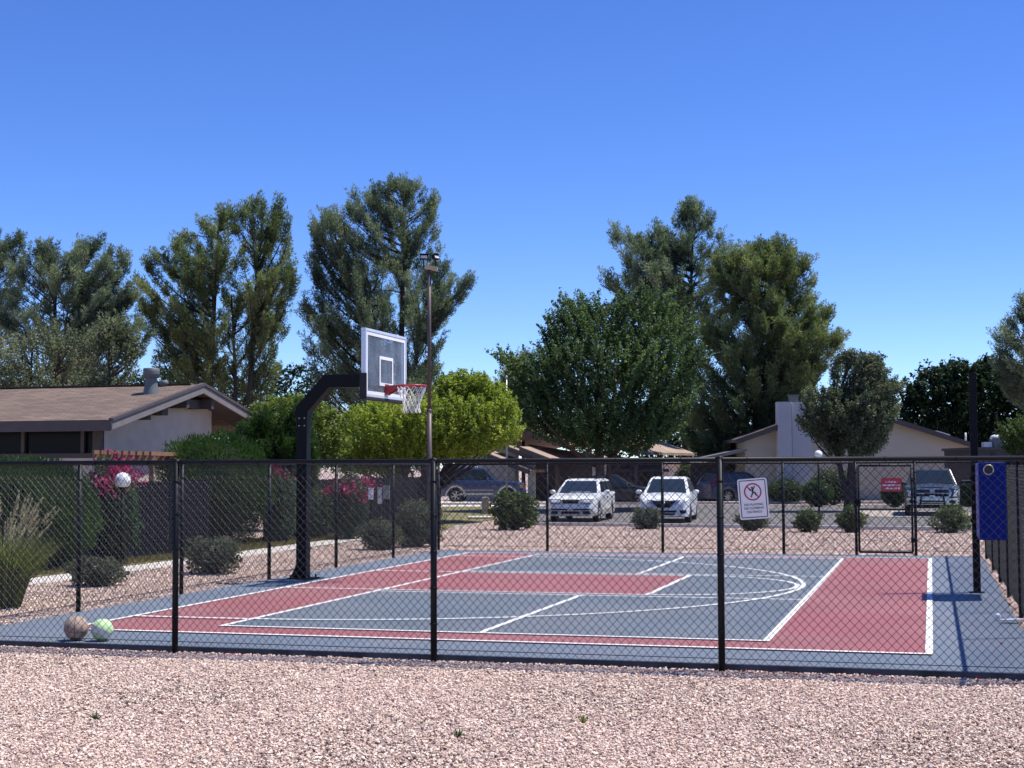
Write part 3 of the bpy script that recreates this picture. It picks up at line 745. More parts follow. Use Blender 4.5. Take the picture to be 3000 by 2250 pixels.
def extents(poly, zs, nb=48):
    z0, z1 = poly[:, 1].min(), poly[:, 1].max(); g = np.linspace(z0+1e-3, z1-1e-3, nb); lo, hi = np.zeros(nb), np.zeros(nb)
    for k, z in enumerate(g):
        xs = []
        for i in range(len(poly)):
            a, b = poly[i], poly[i-1]
            if (a[1] > z) != (b[1] > z): xs.append(a[0]+(z-a[1])/(b[1]-a[1])*(b[0]-a[0]))
        lo[k], hi[k] = (min(xs), max(xs)) if xs else (0, 0)
    return np.interp(zs, g, lo), np.interp(zs, g, hi)
def crown_points(poly, n, rng, depth=.8, shell=.35):
    out = []
    mn, mx = poly.min(0), poly.max(0)
    tot = 0
    while tot < n:
        q = rng.uniform(mn, mx, size=(n*2, 2)); q = q[inside(q, poly)]
        lo, hi = extents(poly, q[:, 1]); hw = (hi-lo)/2+1e-3; u = (q[:, 0]-(lo+hi)/2)/hw
        v = rng.uniform(-1, 1, len(q)); rad = np.sqrt(u*u+v*v)
        ok = (rad < 1) & (rng.uniform(0, 1, len(q)) < shell+(1-shell)*rad**1.5)
        hwd = np.minimum(hw, (mx[0]-mn[0])*.5)
        p = np.stack([q[:, 0], v*hwd*depth, q[:, 1]], 1)[ok]
        out.append(p); tot += len(p)
    return np.concatenate(out)[:n]
def wood(name, paths, m, parent, n=6):
    mb = MB()
    for pts, r0, r1 in paths:
        k = len(pts); mb.tube(pts, [r0+(r1-r0)*i/(k-1) for i in range(k)], n)
    return mb.build(name, m, parent)
def bez(a, b, c, n=5):
    a, b, c = Vector(a), Vector(b), Vector(c); return [a*(1-t)**2+b*2*t*(1-t)+c*t*t for t in [i/n for i in range(n+1)]]
def tree(name, label, cat, polyD, Y, stems, kind, leaf, n, seed, bark='dark_bark', blade=64, blen=.13, bw=.036, plume=.62, spread=.15, sp=.24, edge=.32, up=.7,
         limbs=70, depth=.8, shell=.35, lsize=.065, tr=.22, group=None, gaps=0, brown=0., bare=0):
    rng = np.random.default_rng(seed)
    poly = poly_local(polyD, Y)
    sx = [stems[0][0], stems[0][1]]
    base = P(sx[0]*K, 1000, Y); base.z = GZ
    root = empty(name, tuple(base), label, cat, group)
    O = np.array([base.x, 0, GZ]); poly = poly-np.array([base.x, GZ])
    pts = crown_points(poly, n, rng, depth, shell)
    ctr0 = pts.mean(0); vx = np.concatenate([poly, (poly+np.roll(poly, -1, 0))/2, poly*.7+np.roll(poly, -1, 0)*.3]); vx = np.stack([vx[:, 0], rng.normal(size=len(vx))*.35, vx[:, 1]], 1)
    inw = np.stack([ctr0[0]-vx[:, 0], 0*vx[:, 0], ctr0[2]-.12*(poly[:, 1].max()-poly[:, 1].min())-vx[:, 2]], 1); vx = vx+unit(inw)*(plume*.35 if kind == 'pine' else plume*.5); vx = vx[vx[:, 2] > poly[:, 1].min()+.6]
    if kind == 'pine': vx = vx[rng.uniform(size=len(vx)) < edge]
    if gaps:                                        # clumpy density
        gc = crown_points(poly, gaps, rng, depth, .6); gr = rng.uniform(.35, .8, gaps)
        d2 = np.linalg.norm(pts[:, None]-gc[None], axis=2); pts = pts[(d2 > gr[None]).all(1)]
    pts = np.concatenate([pts, vx]); n = len(pts)
    # stems: (xD base, xD top, yD top [, r])
    paths = []; S = []
    for s in stems:
        b_ = P(s[0]*K, 1000, Y); t_ = P(s[1]*K, s[2]*K, Y)
        p0 = Vector((b_.x-base.x, 0, -.05)); p2 = Vector((t_.x-base.x, 0, t_.z-GZ)); mid = (p0+p2)/2+Vector((rng.uniform(-.25, .25), rng.uniform(-.3, .3), 0))
        path = bez(p0, mid, p2, 9); paths.append((path, tr*(s[3] if len(s) > 3 else 1), .03)); S.append(np.array([tuple(p) for p in path]))
    tr_pts = np.concatenate([np.stack([np.interp(np.linspace(0, 1, 40), np.linspace(0, 1, len(s)), s[:, k]) for k in range(3)], 1) for s in S])
    # where each shoot leaves the trunk
    ctr = np.stack([np.interp(pts[:, 2], np.sort(S[0][:, 2]), S[0][np.argsort(S[0][:, 2]), 0]), np.zeros(n), pts[:, 2]], 1)
    horiz = np.linalg.norm((pts-ctr)[:, :2], axis=1)
    org = np.zeros_like(pts); top = poly[:, 1].max()
    for i in range(n):
        tz = max(poly[:, 1].min()*.6, pts[i, 2]-horiz[i]*(.45+.35*rng.uniform())-.3)
        k = np.argmin(np.abs(tr_pts[:, 2]-tz)+.35*np.linalg.norm(tr_pts[:, :2]-pts[i, :2], axis=1)); org[i] = tr_pts[k]
    out = unit(pts-org)
    d = unit(out*1.0+np.array([0, 0, up])+rng.normal(size=pts.shape)*.25)
    tails = []
    if kind == 'pine':
        for i in range(n):                          # every point is the end of a limb that sweeps out and turns up
            a = org[i]; c = pts[i]; L = np.linalg.norm(c-a); e = c-a
            mid = a+e*np.array([.62, .62, rng.uniform(.10, .55)])+rng.normal(size=3)*.07*L
            r_ = min(tr*.4, .013*L+.010)
            paths.append((bez(a, mid, c, 5), r_, .009))
            m_ = max(3, int(L*.80/sp)); tt = rng.uniform(.16 if L > 1.6 else .05, 1, m_)**.8; tt = np.concatenate([tt, [.90, .96, 1.0, 1.0]])
            q = a*((1-tt)**2)[:, None]+mid*(2*tt*(1-tt))[:, None]+c*(tt**2)[:, None]
            tg = unit((mid-a)*(1-tt)[:, None]+(c-mid)*tt[:, None]); sd = rng.normal(size=q.shape)*np.array([1, 1, .55])
            dd = unit(tg*.75+np.array([0, 0, up*.8])+sd*.55); sz = plume*rng.uniform(.6, 1.2, len(tt))*(1.0-.25*(1-tt))
            tails.append(np.concatenate([q+sd*.14*plume*(1-tt*.6)[:, None], dd, sz[:, None], np.full((len(tt), 1), i)], 1))
        tails = np.concatenate(tails)
    else:
      for i in rng.permutation(n)[:limbs]:
        a = org[i]; c = pts[i]-d[i]*plume*.4; L = np.linalg.norm(c-a)
        if L < .5: continue
        mid = (a+c)/2+np.array([0, 0, -.10*L])+rng.normal(size=3)*.05*L
        paths.append((bez(a, mid, c, 5), min(tr*.45, .022*L+.015), .012))
    for i in range(bare):
        a = tr_pts[rng.integers(4, len(tr_pts)//2)]; an = rng.uniform(0, 6.28); L = rng.uniform(1.2, 2.6)
        c = a+np.array([math.cos(an), math.sin(an)*.6, rng.uniform(-.1, .5)])*L; paths.append((bez(a, (a+c)/2+np.array([0, 0, .2]), c, 5), .03, .008))
        for q in range(5):
            e = a+(c-a)*rng.uniform(.4, 1); paths.append((bez(e, e+rng.normal(size=3)*.2, e+rng.normal(size=3)*.45, 3), .01, .004))
    wood('trunk', paths, bark, root, 7)
    # foliage
    nz = rng.normal(size=n); lowf = np.sin(pts[:, 0]*1.3+seed)*np.cos(pts[:, 2]*1.1+seed*2)
    base_t = .45+.16*nz+.13*lowf
    if brown:
        bmask = (rng.uniform(0, 1, n) < brown*.4)
        for q in range(max(1, int(brown*20))):
            c0 = pts[rng.integers(n)]; bmask |= np.linalg.norm(pts-c0, axis=1) < rng.uniform(.5, 1.0)
        base_t[bmask] = rng.uniform(.9, 1.08, bmask.sum())
    if kind == 'pine':                              # foxtails: needles crowd round each twig and point along it
        kB = blade; N = len(tails); tp, td, sc_, ti = tails[:, :3], tails[:, 3:6], tails[:, 6], tails[:, 7].astype(int)
        t = rng.uniform(0, 1, (N, kB)); L = sc_[:, None]; prof = np.sin(np.clip(t*.9+.1, 0, 1)**.8*PI)**.5
        rad = spread*(.4+.6*sc_/plume)[:, None]*prof*rng.uniform(0, 1, (N, kB))**.5
        rv = rng.normal(size=(N, kB, 3)); rv -= (rv*td[:, None]).sum(2, keepdims=True)*td[:, None]; rv = unit(rv)
        ps = tp[:, None]+td[:, None]*((t-.35)*L)[..., None]+rv*rad[..., None]+np.array([0, 0, .15])*(t**2)[..., None]*L[..., None]
        bd = unit(td[:, None]*1.0+rv*.8+rng.normal(size=(N, kB, 3))*.3+np.array([0, 0, .15]))
        V = blades(ps.reshape(-1, 3), bd.reshape(-1, 3), (blen*rng.uniform(.6, 1.2, (N, kB))).ravel(), bw, rng)
        bt = np.where(base_t[ti] > .88, base_t[ti], np.clip(base_t[ti]+rng.normal(size=N)*.10, .08, .86))
        tint = bt[:, None]+np.where(bt > .88, .0, 1.)[:, None]*(rng.normal(size=(N, kB))*.07+.18*(t-.5))
        npmesh('crown', V, 3, leaf, root, np.minimum(np.maximum(tint, 0), np.where(bt > .88, 1, .92)[:, None]).ravel())
    else:
        kB = blade; t = rng.uniform(0, 1, (n, kB)); L = plume*rng.uniform(.6, 1.25, n)[:, None]
        rv = rng.normal(size=(n, kB, 3)); rv = unit(rv)
        ps = pts[:, None]+d[:, None]*((t-.5)*L)[..., None]+rv*(spread*(1.1-.7*t)*rng.uniform(.2, 1, (n, kB)))[..., None]
        nr = unit(rv*.7+np.array([0, 0, .6])+rng.normal(size=(n, kB, 3))*.5)
        V = rhombs(ps.reshape(-1, 3), nr.reshape(-1, 3), lsize*rng.uniform(.6, 1.25, n*kB), rng)
        tint = (base_t[:, None]+rng.normal(size=(n, kB))*.13).ravel()
        npmesh('crown', V, 4, leaf, root, np.clip(tint, 0, 1))
    return root
def shrub(name, label, cat, c, rx, ry, h, leaf, n, seed, style='leaf', size=.035, core=.78, lump=.12, group=None, stem='dark_bark', flowers=None, flat_base=.0, expo=1.0, lw=None):
    """dense rounded shrub: leaves on and under a lumpy shell around woody stems"""
    rng = np.random.default_rng(seed); root = empty(name, tuple(c), label, cat, group)
    u = unit(rng.normal(size=(n, 3)))
    zc = h*.5+flat_base/2; rz = h*.5-flat_base/2
    lumpf = 1+lump*(np.sin(u[:, 0]*5+seed)*np.cos(u[:, 2]*4+seed*1.7)+.6*np.sin(u[:, 1]*7+seed*.6+u[:, 0]*3)+.5*np.sin(u[:, 0]*11+u[:, 2]*13))
    u2 = u
    r = (1-.30*rng.uniform(0, 1, n)**1.6)*lumpf+rng.normal(size=n)*.03
    p = u2*r[:, None]*np.array([rx, ry, rz])+np.array([0, 0, zc]); p[:, 2] = np.maximum(p[:, 2], .015)
    nm = unit(u/np.array([rx, ry, rz]))
    t = np.clip(.5+.16*rng.normal(size=n)+.15*np.sin(u[:, 0]*9+u[:, 2]*7+seed), 0, 1)
    if style == 'needle':
        d = unit(nm*.7+np.array([0, 0, .6])+rng.normal(size=(n, 3))*.35)
        npmesh('foliage', blades(p-d*size*.5, d, size*rng.uniform(.6, 1.4, n), (lw or size*.16), rng), 3, leaf, root, t)
    else:
        npmesh('foliage', rhombs(p, unit(nm*.5+np.array([0, 0, .4])+rng.normal(size=(n, 3))*.6), size*rng.uniform(.6, 1.3, n), rng, .5), 4, leaf, root, t)
    m = MB()
    for i in range(9):
        an = rng.uniform(0, 6.28); e = Vector((rx*.6*math.cos(an), ry*.6*math.sin(an), h*rng.uniform(.4, .75))); m.tube(bez((rng.uniform(-.06, .06), rng.uniform(-.06, .06), -.03), e*.5+Vector((0, 0, -.05)), e, 4), [.03, .025, .02, .014, .008], 5)
    m.build('stem', stem, root)
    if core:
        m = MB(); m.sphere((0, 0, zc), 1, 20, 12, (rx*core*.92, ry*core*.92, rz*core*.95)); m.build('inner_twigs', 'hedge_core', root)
    if flowers:
        nf, fn, zmin = flowers; V = []; ff = []
        cl = unit(rng.normal(size=(fn, 3))+np.array([0, -.4, .35])); cl = cl[cl[:, 2]*rz+zc > zmin*h]
        cl = cl[np.argsort(cl[:, 0]*np.cos(seed)+.4*cl[:, 2])][:max(4, int(len(cl)*.75))]
        for q in cl:
            b_ = q*np.array([rx, ry, rz])*rng.uniform(.98, 1.12)+np.array([0, 0, zc]); m_ = int(nf/len(cl)); ff.append(b_+rng.normal(size=(m_, 3))*np.array([.13, .10, .10]))
        ff = np.concatenate(ff); npmesh('flowers', rhombs(ff, unit(rng.normal(size=ff.shape)+np.array([0, -.4, .3])), .032*rng.uniform(.7, 1.3, len(ff)), rng, .75), 4, 'bract', root, rng.uniform(0, 1, len(ff)))
    return root

# ---------------- pines and trees (outlines measured in the photograph, volumes grown round their own trunks)
tree('pine_tree', 'grey green pine at the left edge, its slender trunk rising above the shingle roof', 'tree',
     [(40, 545), (70, 548), (92, 540), (100, 525), (118, 540), (145, 542), (182, 528), (200, 535), (222, 512), (240, 520), (226, 560), (240, 575), (272, 545), (284, 575), (240, 612), (232, 625), (290, 618), (300, 632), (262, 662), (235, 668), (250, 690), (300, 700), (330, 725), (320, 745), (240, 740), (200, 760), (120, 770), (60, 770), (20, 740), (-10, 690), (20, 640), (10, 590)],
     60, [(112, 120, 560), (112, 150, 640, .6)], 'pine', 'pine_leaf', 100, 21, edge=.6, gaps=0, brown=.0, up=.6, shell=.5, bare=6)
tree('pine_tree', 'pine cut off by the left edge of the photo, behind the grey green pine', 'tree',
     [(-140, 540), (-60, 500), (-20, 512), (0, 503), (20, 515), (42, 505), (52, 520), (50, 560), (60, 600), (40, 650), (48, 700), (20, 760), (-20, 800), (-140, 800)],
     66, [(-40, -35, 520)], 'pine', 'pine_leaf', 80, 22, gaps=0, up=.6)
tree('pine_tree', 'broad dark pine with two crooked stems between the roof vent and the tallest pine', 'tree',
     [(600, 422), (582, 436), (570, 428), (556, 440), (540, 436), (515, 445), (500, 440), (496, 465), (470, 462), (448, 478), (425, 478), (412, 505), (398, 492), (394, 520), (372, 525), (345, 530), (350, 545), (308, 562), (318, 580), (290, 600), (305, 620), (288, 650), (310, 662), (292, 690), (330, 715), (345, 725), (345, 760), (332, 800), (340, 855), (470, 865), (560, 860), (600, 800), (585, 740), (625, 715), (648, 700), (610, 690), (630, 650), (645, 610), (640, 570), (612, 560), (644, 520), (625, 510), (640, 480), (618, 470), (612, 440)],
     63, [(430, 470, 500, 1.2), (535, 560, 520, 1.0), (512, 500, 640, .7)], 'pine', 'olive_pine_leaf', 170, 23, shell=.6, up=.55, bare=8)
tree('pine_tree', 'tallest pine with upswept plumes and open crown, directly behind the glass backboard', 'tree',
     [(868, 385), (858, 392), (846, 388), (838, 404), (812, 412), (800, 424), (790, 412), (778, 432), (765, 408), (755, 425), (757, 445), (740, 455), (738, 475), (722, 468), (714, 455), (708, 474), (690, 478), (678, 475), (672, 490), (676, 520), (682, 540), (662, 556), (678, 590), (664, 600), (680, 632), (655, 630), (650, 655), (640, 676), (665, 690), (648, 720), (655, 760), (630, 800), (660, 850), (760, 870), (900, 870), (958, 850), (975, 795), (945, 770), (965, 740), (945, 715), (985, 700), (960, 680), (1000, 640), (1028, 615), (1020, 602), (985, 605), (965, 622), (948, 606), (962, 575), (985, 565), (945, 572), (962, 540), (948, 520), (953, 492), (930, 500), (952, 470), (930, 468), (942, 440), (938, 415), (925, 402), (915, 412), (905, 395), (890, 412), (886, 392), (876, 405)],
     67, [(850, 872, 430, 1.2), (850, 800, 620, .6), (860, 930, 600, .6)], 'pine', 'pine_leaf', 185, 24, edge=.5, up=1.0, plume=.70, bare=5, shell=.5)
tree('broadleaf_tree', 'full dark green leafy tree in front of the tan roofs, wider than tall', 'tree',
     [(1225, 630), (1222, 655), (1196, 655), (1203, 685), (1178, 690), (1182, 715), (1160, 715), (1176, 750), (1152, 748), (1180, 775), (1150, 785), (1120, 765), (1092, 772), (1064, 762), (1072, 780), (1100, 795), (1088, 830), (1085, 870), (1095, 905), (1130, 915), (1150, 935), (1190, 942), (1225, 962), (1300, 975), (1390, 968), (1440, 950), (1480, 930), (1470, 900), (1505, 880), (1490, 855), (1520, 830), (1500, 800), (1532, 770), (1505, 752), (1515, 725), (1490, 705), (1500, 690), (1465, 690), (1460, 660), (1440, 640), (1410, 645), (1395, 632), (1360, 645), (1340, 638), (1310, 652), (1290, 640), (1265, 665), (1262, 640), (1245, 660)],
     62, [(1296, 1290, 700, 1.2), (1312, 1330, 820, .8)], 'leaf', 'ash_leaf', 2300, 25, bark='red_bark', blade=56, plume=1.1, spread=.19, lsize=.066, shell=.4, gaps=3, up=.45, tr=.2, limbs=36)
tree('pine_tree', 'tall pine with bare lower limbs standing behind the dark green leafy tree', 'tree',
     [(1510, 432), (1495, 442), (1470, 440), (1480, 460), (1462, 475), (1468, 490), (1440, 478), (1432, 500), (1415, 492), (1408, 515), (1380, 505), (1375, 525), (1350, 505), (1328, 482), (1318, 495), (1320, 530), (1335, 545), (1362, 560), (1330, 585), (1288, 602), (1305, 625), (1350, 612), (1375, 625), (1400, 660), (1440, 720), (1500, 740), (1590, 720), (1610, 640), (1590, 570), (1578, 530), (1570, 500), (1545, 510), (1552, 480), (1520, 488), (1540, 465), (1515, 465)],
     86, [(1475, 1500, 440, 1.2)], 'pine', 'pine_leaf', 120, 26, up=.6, plume=.85, blen=.16, bw=.048, spread=.2, sp=.32, bare=5, shell=.5)
tree('pine_tree', 'dense olive green pine beside the white chimney, branches sweeping up to the right', 'tree',
     [(1682, 512), (1668, 530), (1640, 528), (1622, 542), (1598, 536), (1570, 548), (1545, 560), (1535, 620), (1520, 690), (1495, 760), (1480, 850), (1470, 940), (1500, 990), (1610, 992), (1680, 960), (1740, 880), (1745, 850), (1775, 815), (1790, 790), (1760, 785), (1800, 755), (1832, 728), (1820, 722), (1785, 740), (1775, 725), (1805, 680), (1800, 662), (1770, 690), (1756, 690), (1760, 640), (1735, 640), (1760, 600), (1735, 600), (1750, 562), (1735, 560), (1715, 590), (1705, 560), (1718, 540), (1700, 540)],
     78, [(1620, 1660, 540, 1.4)], 'pine', 'olive_pine_leaf', 260, 27, edge=.75, up=.45, plume=.85, blen=.16, bw=.048, spread=.22, sp=.30, shell=.4)
tree('olive_tree', 'grey green olive tree with a round crown in front of the pale brick gable', 'tree',
     [(1845, 762), (1830, 768), (1812, 762), (1800, 785), (1790, 800), (1805, 830), (1790, 855), (1765, 838), (1745, 850), (1725, 870), (1735, 895), (1722, 915), (1745, 935), (1770, 950), (1790, 975), (1830, 985), (1880, 985), (1915, 960), (1925, 920), (1942, 890), (1930, 860), (1950, 830), (1925, 822), (1910, 790), (1900, 775), (1880, 768), (1865, 770)],
     60, [(1830, 1845, 900, 1.5), (1832, 1800, 880, .8)], 'leaf', 'olive_leaf', 1250, 28, blade=60, plume=.6, spread=.22, lsize=.050, gaps=4, up=.5, tr=.2, limbs=50)
tree('ficus_tree', 'very dark rounded tree mass beyond the right end of the brick house', 'tree',
     [(1950, 830), (1985, 812), (2010, 790), (2030, 805), (2060, 782), (2095, 795), (2130, 780), (2160, 800), (2200, 790), (2260, 800), (2290, 850), (2290, 985), (2120, 990), (2000, 985), (1940, 960), (1935, 880)],
     92, [(2080, 2080, 830, 1.4)], 'leaf', 'ficus_leaf', 1300, 29, blade=34, plume=1.0, spread=.42, lsize=.13, shell=.3, up=.4, depth=.5, limbs=20)
tree('pine_tree', 'dark pine reaching into the photo from the right edge above the ficus', 'tree',
     [(2215, 640), (2195, 650), (2185, 668), (2195, 690), (2165, 690), (2150, 715), (2135, 735), (2150, 750), (2180, 745), (2190, 760), (2150, 775), (2138, 785), (2160, 800), (2140, 830), (2180, 850), (2215, 900), (2330, 900), (2340, 760), (2300, 680), (2250, 640)],
     84, [(2260, 2245, 660, 1.1)], 'pine', 'pine_leaf', 60, 30, up=.5, plume=.85, spread=.2, blen=.16, bw=.048, sp=.3)
tree('lime_tree', 'bright yellow green bushy tree with a wide crown behind the floodlight pole', 'tree',
     [(990, 808), (965, 818), (945, 822), (940, 850), (925, 860), (900, 862), (880, 880), (850, 872), (825, 880), (800, 872), (780, 890), (755, 888), (740, 910), (735, 940), (700, 958), (690, 985), (700, 1012), (800, 1018), (880, 1015), (940, 992), (1000, 985), (1050, 975), (1095, 955), (1115, 950), (1128, 930), (1120, 905), (1125, 880), (1100, 860), (1085, 850), (1090, 838), (1065, 832), (1050, 812), (1025, 815)],
     50, [(905, 950, 860, 1), (912, 1020, 880, 1), (898, 840, 920, .8)], 'leaf', 'lime_leaf', 3000, 31, bark='dark_bark', blade=40, plume=.5, spread=.20, lsize=.052, shell=.3, gaps=6, up=.7, tr=.16, limbs=45)
tree('lime_tree', 'smaller yellow green tree just left of the hoop post, beside the house gable', 'tree',
     [(640, 858), (610, 870), (590, 862), (575, 882), (545, 880), (530, 895), (508, 900), (515, 925), (510, 960), (560, 990), (660, 1000), (740, 998), (755, 960), (745, 920), (740, 895), (712, 892), (700, 875), (668, 880), (660, 865)],
     44, [(620, 630, 900, 1)], 'leaf', 'yellow_green_leaf', 1000, 32, blade=40, plume=.42, spread=.18, lsize=.048, shell=.3, gaps=5, up=.7, tr=.13, limbs=30)
tree('juniper_bush', 'dark feathery juniper rising just left of the hoop post', 'bush',
     [(645, 880), (630, 905), (600, 900), (585, 915), (560, 905), (545, 930), (525, 925), (510, 955), (490, 980), (520, 1010), (590, 1090), (660, 1100), (690, 1000), (680, 960), (672, 910)],
     38.5, [(610, 615, 930, .7)], 'pine', 'juniper_leaf', 130, 33, blade=60, blen=.12, bw=.024, plume=.5, spread=.10, sp=.16, up=.9, shell=.3, tr=.1, limbs=20)
tree('mesquite_tree', 'grey twiggy mesquite under the slender pine above the roof ridge', 'tree',
     [(150, 712), (110, 705), (70, 715), (20, 740), (-40, 745), (-60, 800), (-60, 860), (160, 860), (200, 830), (210, 760), (190, 720)],
     52, [(60, 70, 740, .8), (60, 140, 740, .6)], 'leaf', 'grey_pine_leaf', 520, 34, blade=44, plume=.7, spread=.22, lsize=.048, gaps=10, up=.5, tr=.1, limbs=70)
tree('mesquite_tree', 'olive green rounded mesquite left of the roof vent', 'tree',
     [(250, 700), (225, 705), (205, 725), (190, 760), (160, 800), (150, 860), (290, 860), (302, 820), (300, 760), (285, 725), (270, 708)],
     50, [(235, 235, 740, .8)], 'leaf', 'olive_leaf', 480, 35, blade=48, plume=.6, spread=.22, lsize=.048, gaps=5, up=.5, tr=.1, limbs=40)
tree('conifer', 'small dark conifer showing past the left side of the leafy tree', 'tree',
     [(1140, 762), (1120, 770), (1100, 790), (1085, 800), (1080, 830), (1068, 830), (1060, 860), (1090, 890), (1180, 900), (1190, 800), (1160, 775)],
     84, [(1130, 1135, 775, .6)], 'pine', 'pine_leaf', 20, 36, up=.9, plume=.8, sp=.3)
for i, (pl, Yd, lb) in enumerate([([(330, 800), (400, 790), (500, 800), (600, 790), (720, 800), (720, 950), (330, 950)], 96, 'low dark tree mass seen between the pine stems over the gable'),
                    ([(1380, 880), (1470, 860), (1600, 900), (1690, 900), (1700, 1040), (1380, 1040)], 98, 'dark shaded tree mass below the olive green pine'),
                    ([(860, 800), (930, 790), (1000, 830), (1060, 850), (1060, 960), (860, 960)], 100, 'low tree mass seen past the right of the backboard'),
                    ([(-60, 790), (60, 800), (180, 790), (330, 815), (330, 920), (-60, 920)], 90, 'dark tree mass low behind the mesquites')]):
    xm = (pl[0][0]+pl[-1][0])/2+60
    tree('broadleaf_tree', lb, 'tree', pl, Yd, [(xm, xm+8, pl[1][1]+30, 1)], 'leaf', 'ficus_leaf', 520, 40+i, blade=30, plume=1.0, spread=.45, lsize=.12, shell=.3, up=.4, depth=.35, limbs=10)
tree('palo_verde', 'feathery light green shrub at the right edge beside the rooftop cooler', 'bush',
     [(2212, 905), (2190, 912), (2160, 925), (2150, 935), (2175, 950), (2160, 965), (2190, 985), (2290, 1000), (2300, 920), (2260, 900)],
     58, [(2230, 2235, 930, .5)], 'leaf', 'shrub_leaf', 260, 37, blade=44, plume=.6, spread=.15, lsize=.05, up=.4, tr=.07, limbs=30)

# ---------------- hedges and shrubs
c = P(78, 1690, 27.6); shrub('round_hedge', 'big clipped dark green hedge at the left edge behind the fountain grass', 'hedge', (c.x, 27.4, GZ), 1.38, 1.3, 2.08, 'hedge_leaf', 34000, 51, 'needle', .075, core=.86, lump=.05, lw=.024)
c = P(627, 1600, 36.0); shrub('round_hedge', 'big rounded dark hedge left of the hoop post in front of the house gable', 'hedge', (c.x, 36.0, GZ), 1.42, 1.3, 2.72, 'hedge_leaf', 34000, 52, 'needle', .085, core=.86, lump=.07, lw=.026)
for sx, Y, rx, h, n, fl, lb, sd in ((318, 29.3, .62, 1.98, 5200, (900, 34, .70), 'flowering vine with a magenta top behind the globe lamp', 53), (832, 36.6, .34, 1.78, 2600, (200, 8, .78), 'narrow green vine with a few pink flowers left of the hoop post', 54), (1022, 38.4, .56, 1.72, 4200, (900, 26, .62), 'vine with a bright magenta cluster right of the hoop post', 55)):
    c = P(sx, 1600, Y); shrub('bougainvillea', lb, 'bougainvillea', (c.x, Y, GZ), rx, .5, h, 'vine_leaf', n, sd, 'leaf', .042, core=.7, lump=.14, group='flowering vines along the dark fence', flowers=fl)
c = P(921, 1600, 38); shrub('ivy_bush', 'dark low ivy mass between the two right hand vines', 'bush', (c.x, 38, GZ), .55, .4, 1.3, 'vine_leaf', 3000, 56, 'leaf', .04)
SAGE = [(263, 1722, .44, .46, 'grey sage shrub in front of the big left hedge', 3000), (612, 1686, .47, .64, 'grey sage shrub outside the fence left of the hoop post', 3800), (1108, 1614, .50, .66, 'low grey sage shrub right of the hoop post', 3600), (1222, 1606, .60, 1.06, 'tall olive grey sage shrub by the far left court corner', 6500)]
for i, (sx, sy, r, h, lb, n) in enumerate(SAGE):
    c = G(sx, sy); shrub('sage_shrub', lb, 'shrub', (c.x, c.y+r*.8, GZ), r, r*.95, h, 'sage_leaf', n, 60+i, 'leaf', .030, core=.72, lump=.16, group='grey sage shrubs along the left fence')
c = G(1508, 1555); shrub('oleander_bush', 'leafy green oleander bush with pale flowers left of the white wagon', 'bush', (c.x, c.y+.4, GZ), .68, .6, 1.14, 'shrub_leaf', 2600, 70, 'leaf', .060, core=.74, lump=.12)
LOW = [(1899, 1552, .40, .62, 'low green shrub in front of the white sedan bumper', 'sage_leaf'), (2212, 1557, .42, .60, 'low green shrub under the no climbing sign', 'sage_leaf'), (2374, 1561, .35, .62, 'small rounded shrub midway between sign and gate', 'shrub_leaf'), (2500, 1562, .38, .68, 'small shrub beside the gate latch post', 'shrub_leaf'), (2802, 1563, .54, .76, 'widest green shrub, in front of the pickup truck', 'shrub_leaf')]
for i, (sx, sy, r, h, lb, lf) in enumerate(LOW):
    c = G(sx, sy); shrub('low_shrub', lb, 'shrub', (c.x, c.y+r*.8, GZ), r, r, h, lf, 2800, 80+i, 'leaf', .036, core=.62, lump=.26, group='low shrubs along the car park edge')
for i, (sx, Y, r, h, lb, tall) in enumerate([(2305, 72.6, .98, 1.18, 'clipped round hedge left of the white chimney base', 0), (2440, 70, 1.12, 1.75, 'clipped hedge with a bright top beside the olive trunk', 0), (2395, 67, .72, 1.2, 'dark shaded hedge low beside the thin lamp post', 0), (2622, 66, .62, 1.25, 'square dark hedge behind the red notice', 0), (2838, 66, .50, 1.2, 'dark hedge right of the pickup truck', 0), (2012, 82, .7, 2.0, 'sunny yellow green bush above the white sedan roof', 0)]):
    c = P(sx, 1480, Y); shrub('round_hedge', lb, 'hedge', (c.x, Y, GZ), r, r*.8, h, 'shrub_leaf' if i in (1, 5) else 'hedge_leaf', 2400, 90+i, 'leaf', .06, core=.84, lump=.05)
# fountain grass
rng = np.random.default_rng(7); c = G(-8, 1790); root = empty('fountain_grass', (c.x-.1, c.y+.5, GZ), 'tall fountain grass with pale seed heads at the left edge', 'grass clump')
n = 2600; an = rng.uniform(0, 6.28, n); r0 = .22*np.sqrt(rng.uniform(0, 1, n)); lean = .10+.26*rng.uniform(0, 1, n)**1.2
b_ = np.stack([r0*np.cos(an), r0*np.sin(an), np.zeros(n)], 1); L = rng.uniform(.55, 1.05, n); V = []
d1 = unit(np.stack([np.cos(an)*lean, np.sin(an)*lean, np.ones(n)], 1)); mid = b_+d1*L[:, None]*.55; d2 = unit(np.stack([np.cos(an)*lean*2.6, np.sin(an)*lean*2.6, np.ones(n)*.65], 1)); tip = mid+d2*L[:, None]*.5
sd_ = unit(np.cross(d1, rng.normal(size=(n, 3))))*.007
q = np.stack([b_-sd_, b_+sd_, mid+sd_, mid-sd_], 1); q2 = np.stack([mid-sd_, mid+sd_, tip+sd_*.1, tip-sd_*.1], 1)
t = np.clip(rng.normal(.45, .2, n), 0, 1); npmesh('blades', np.concatenate([q, q2]), 4, 'grass_blade', root, np.concatenate([t, t]))
VV = []
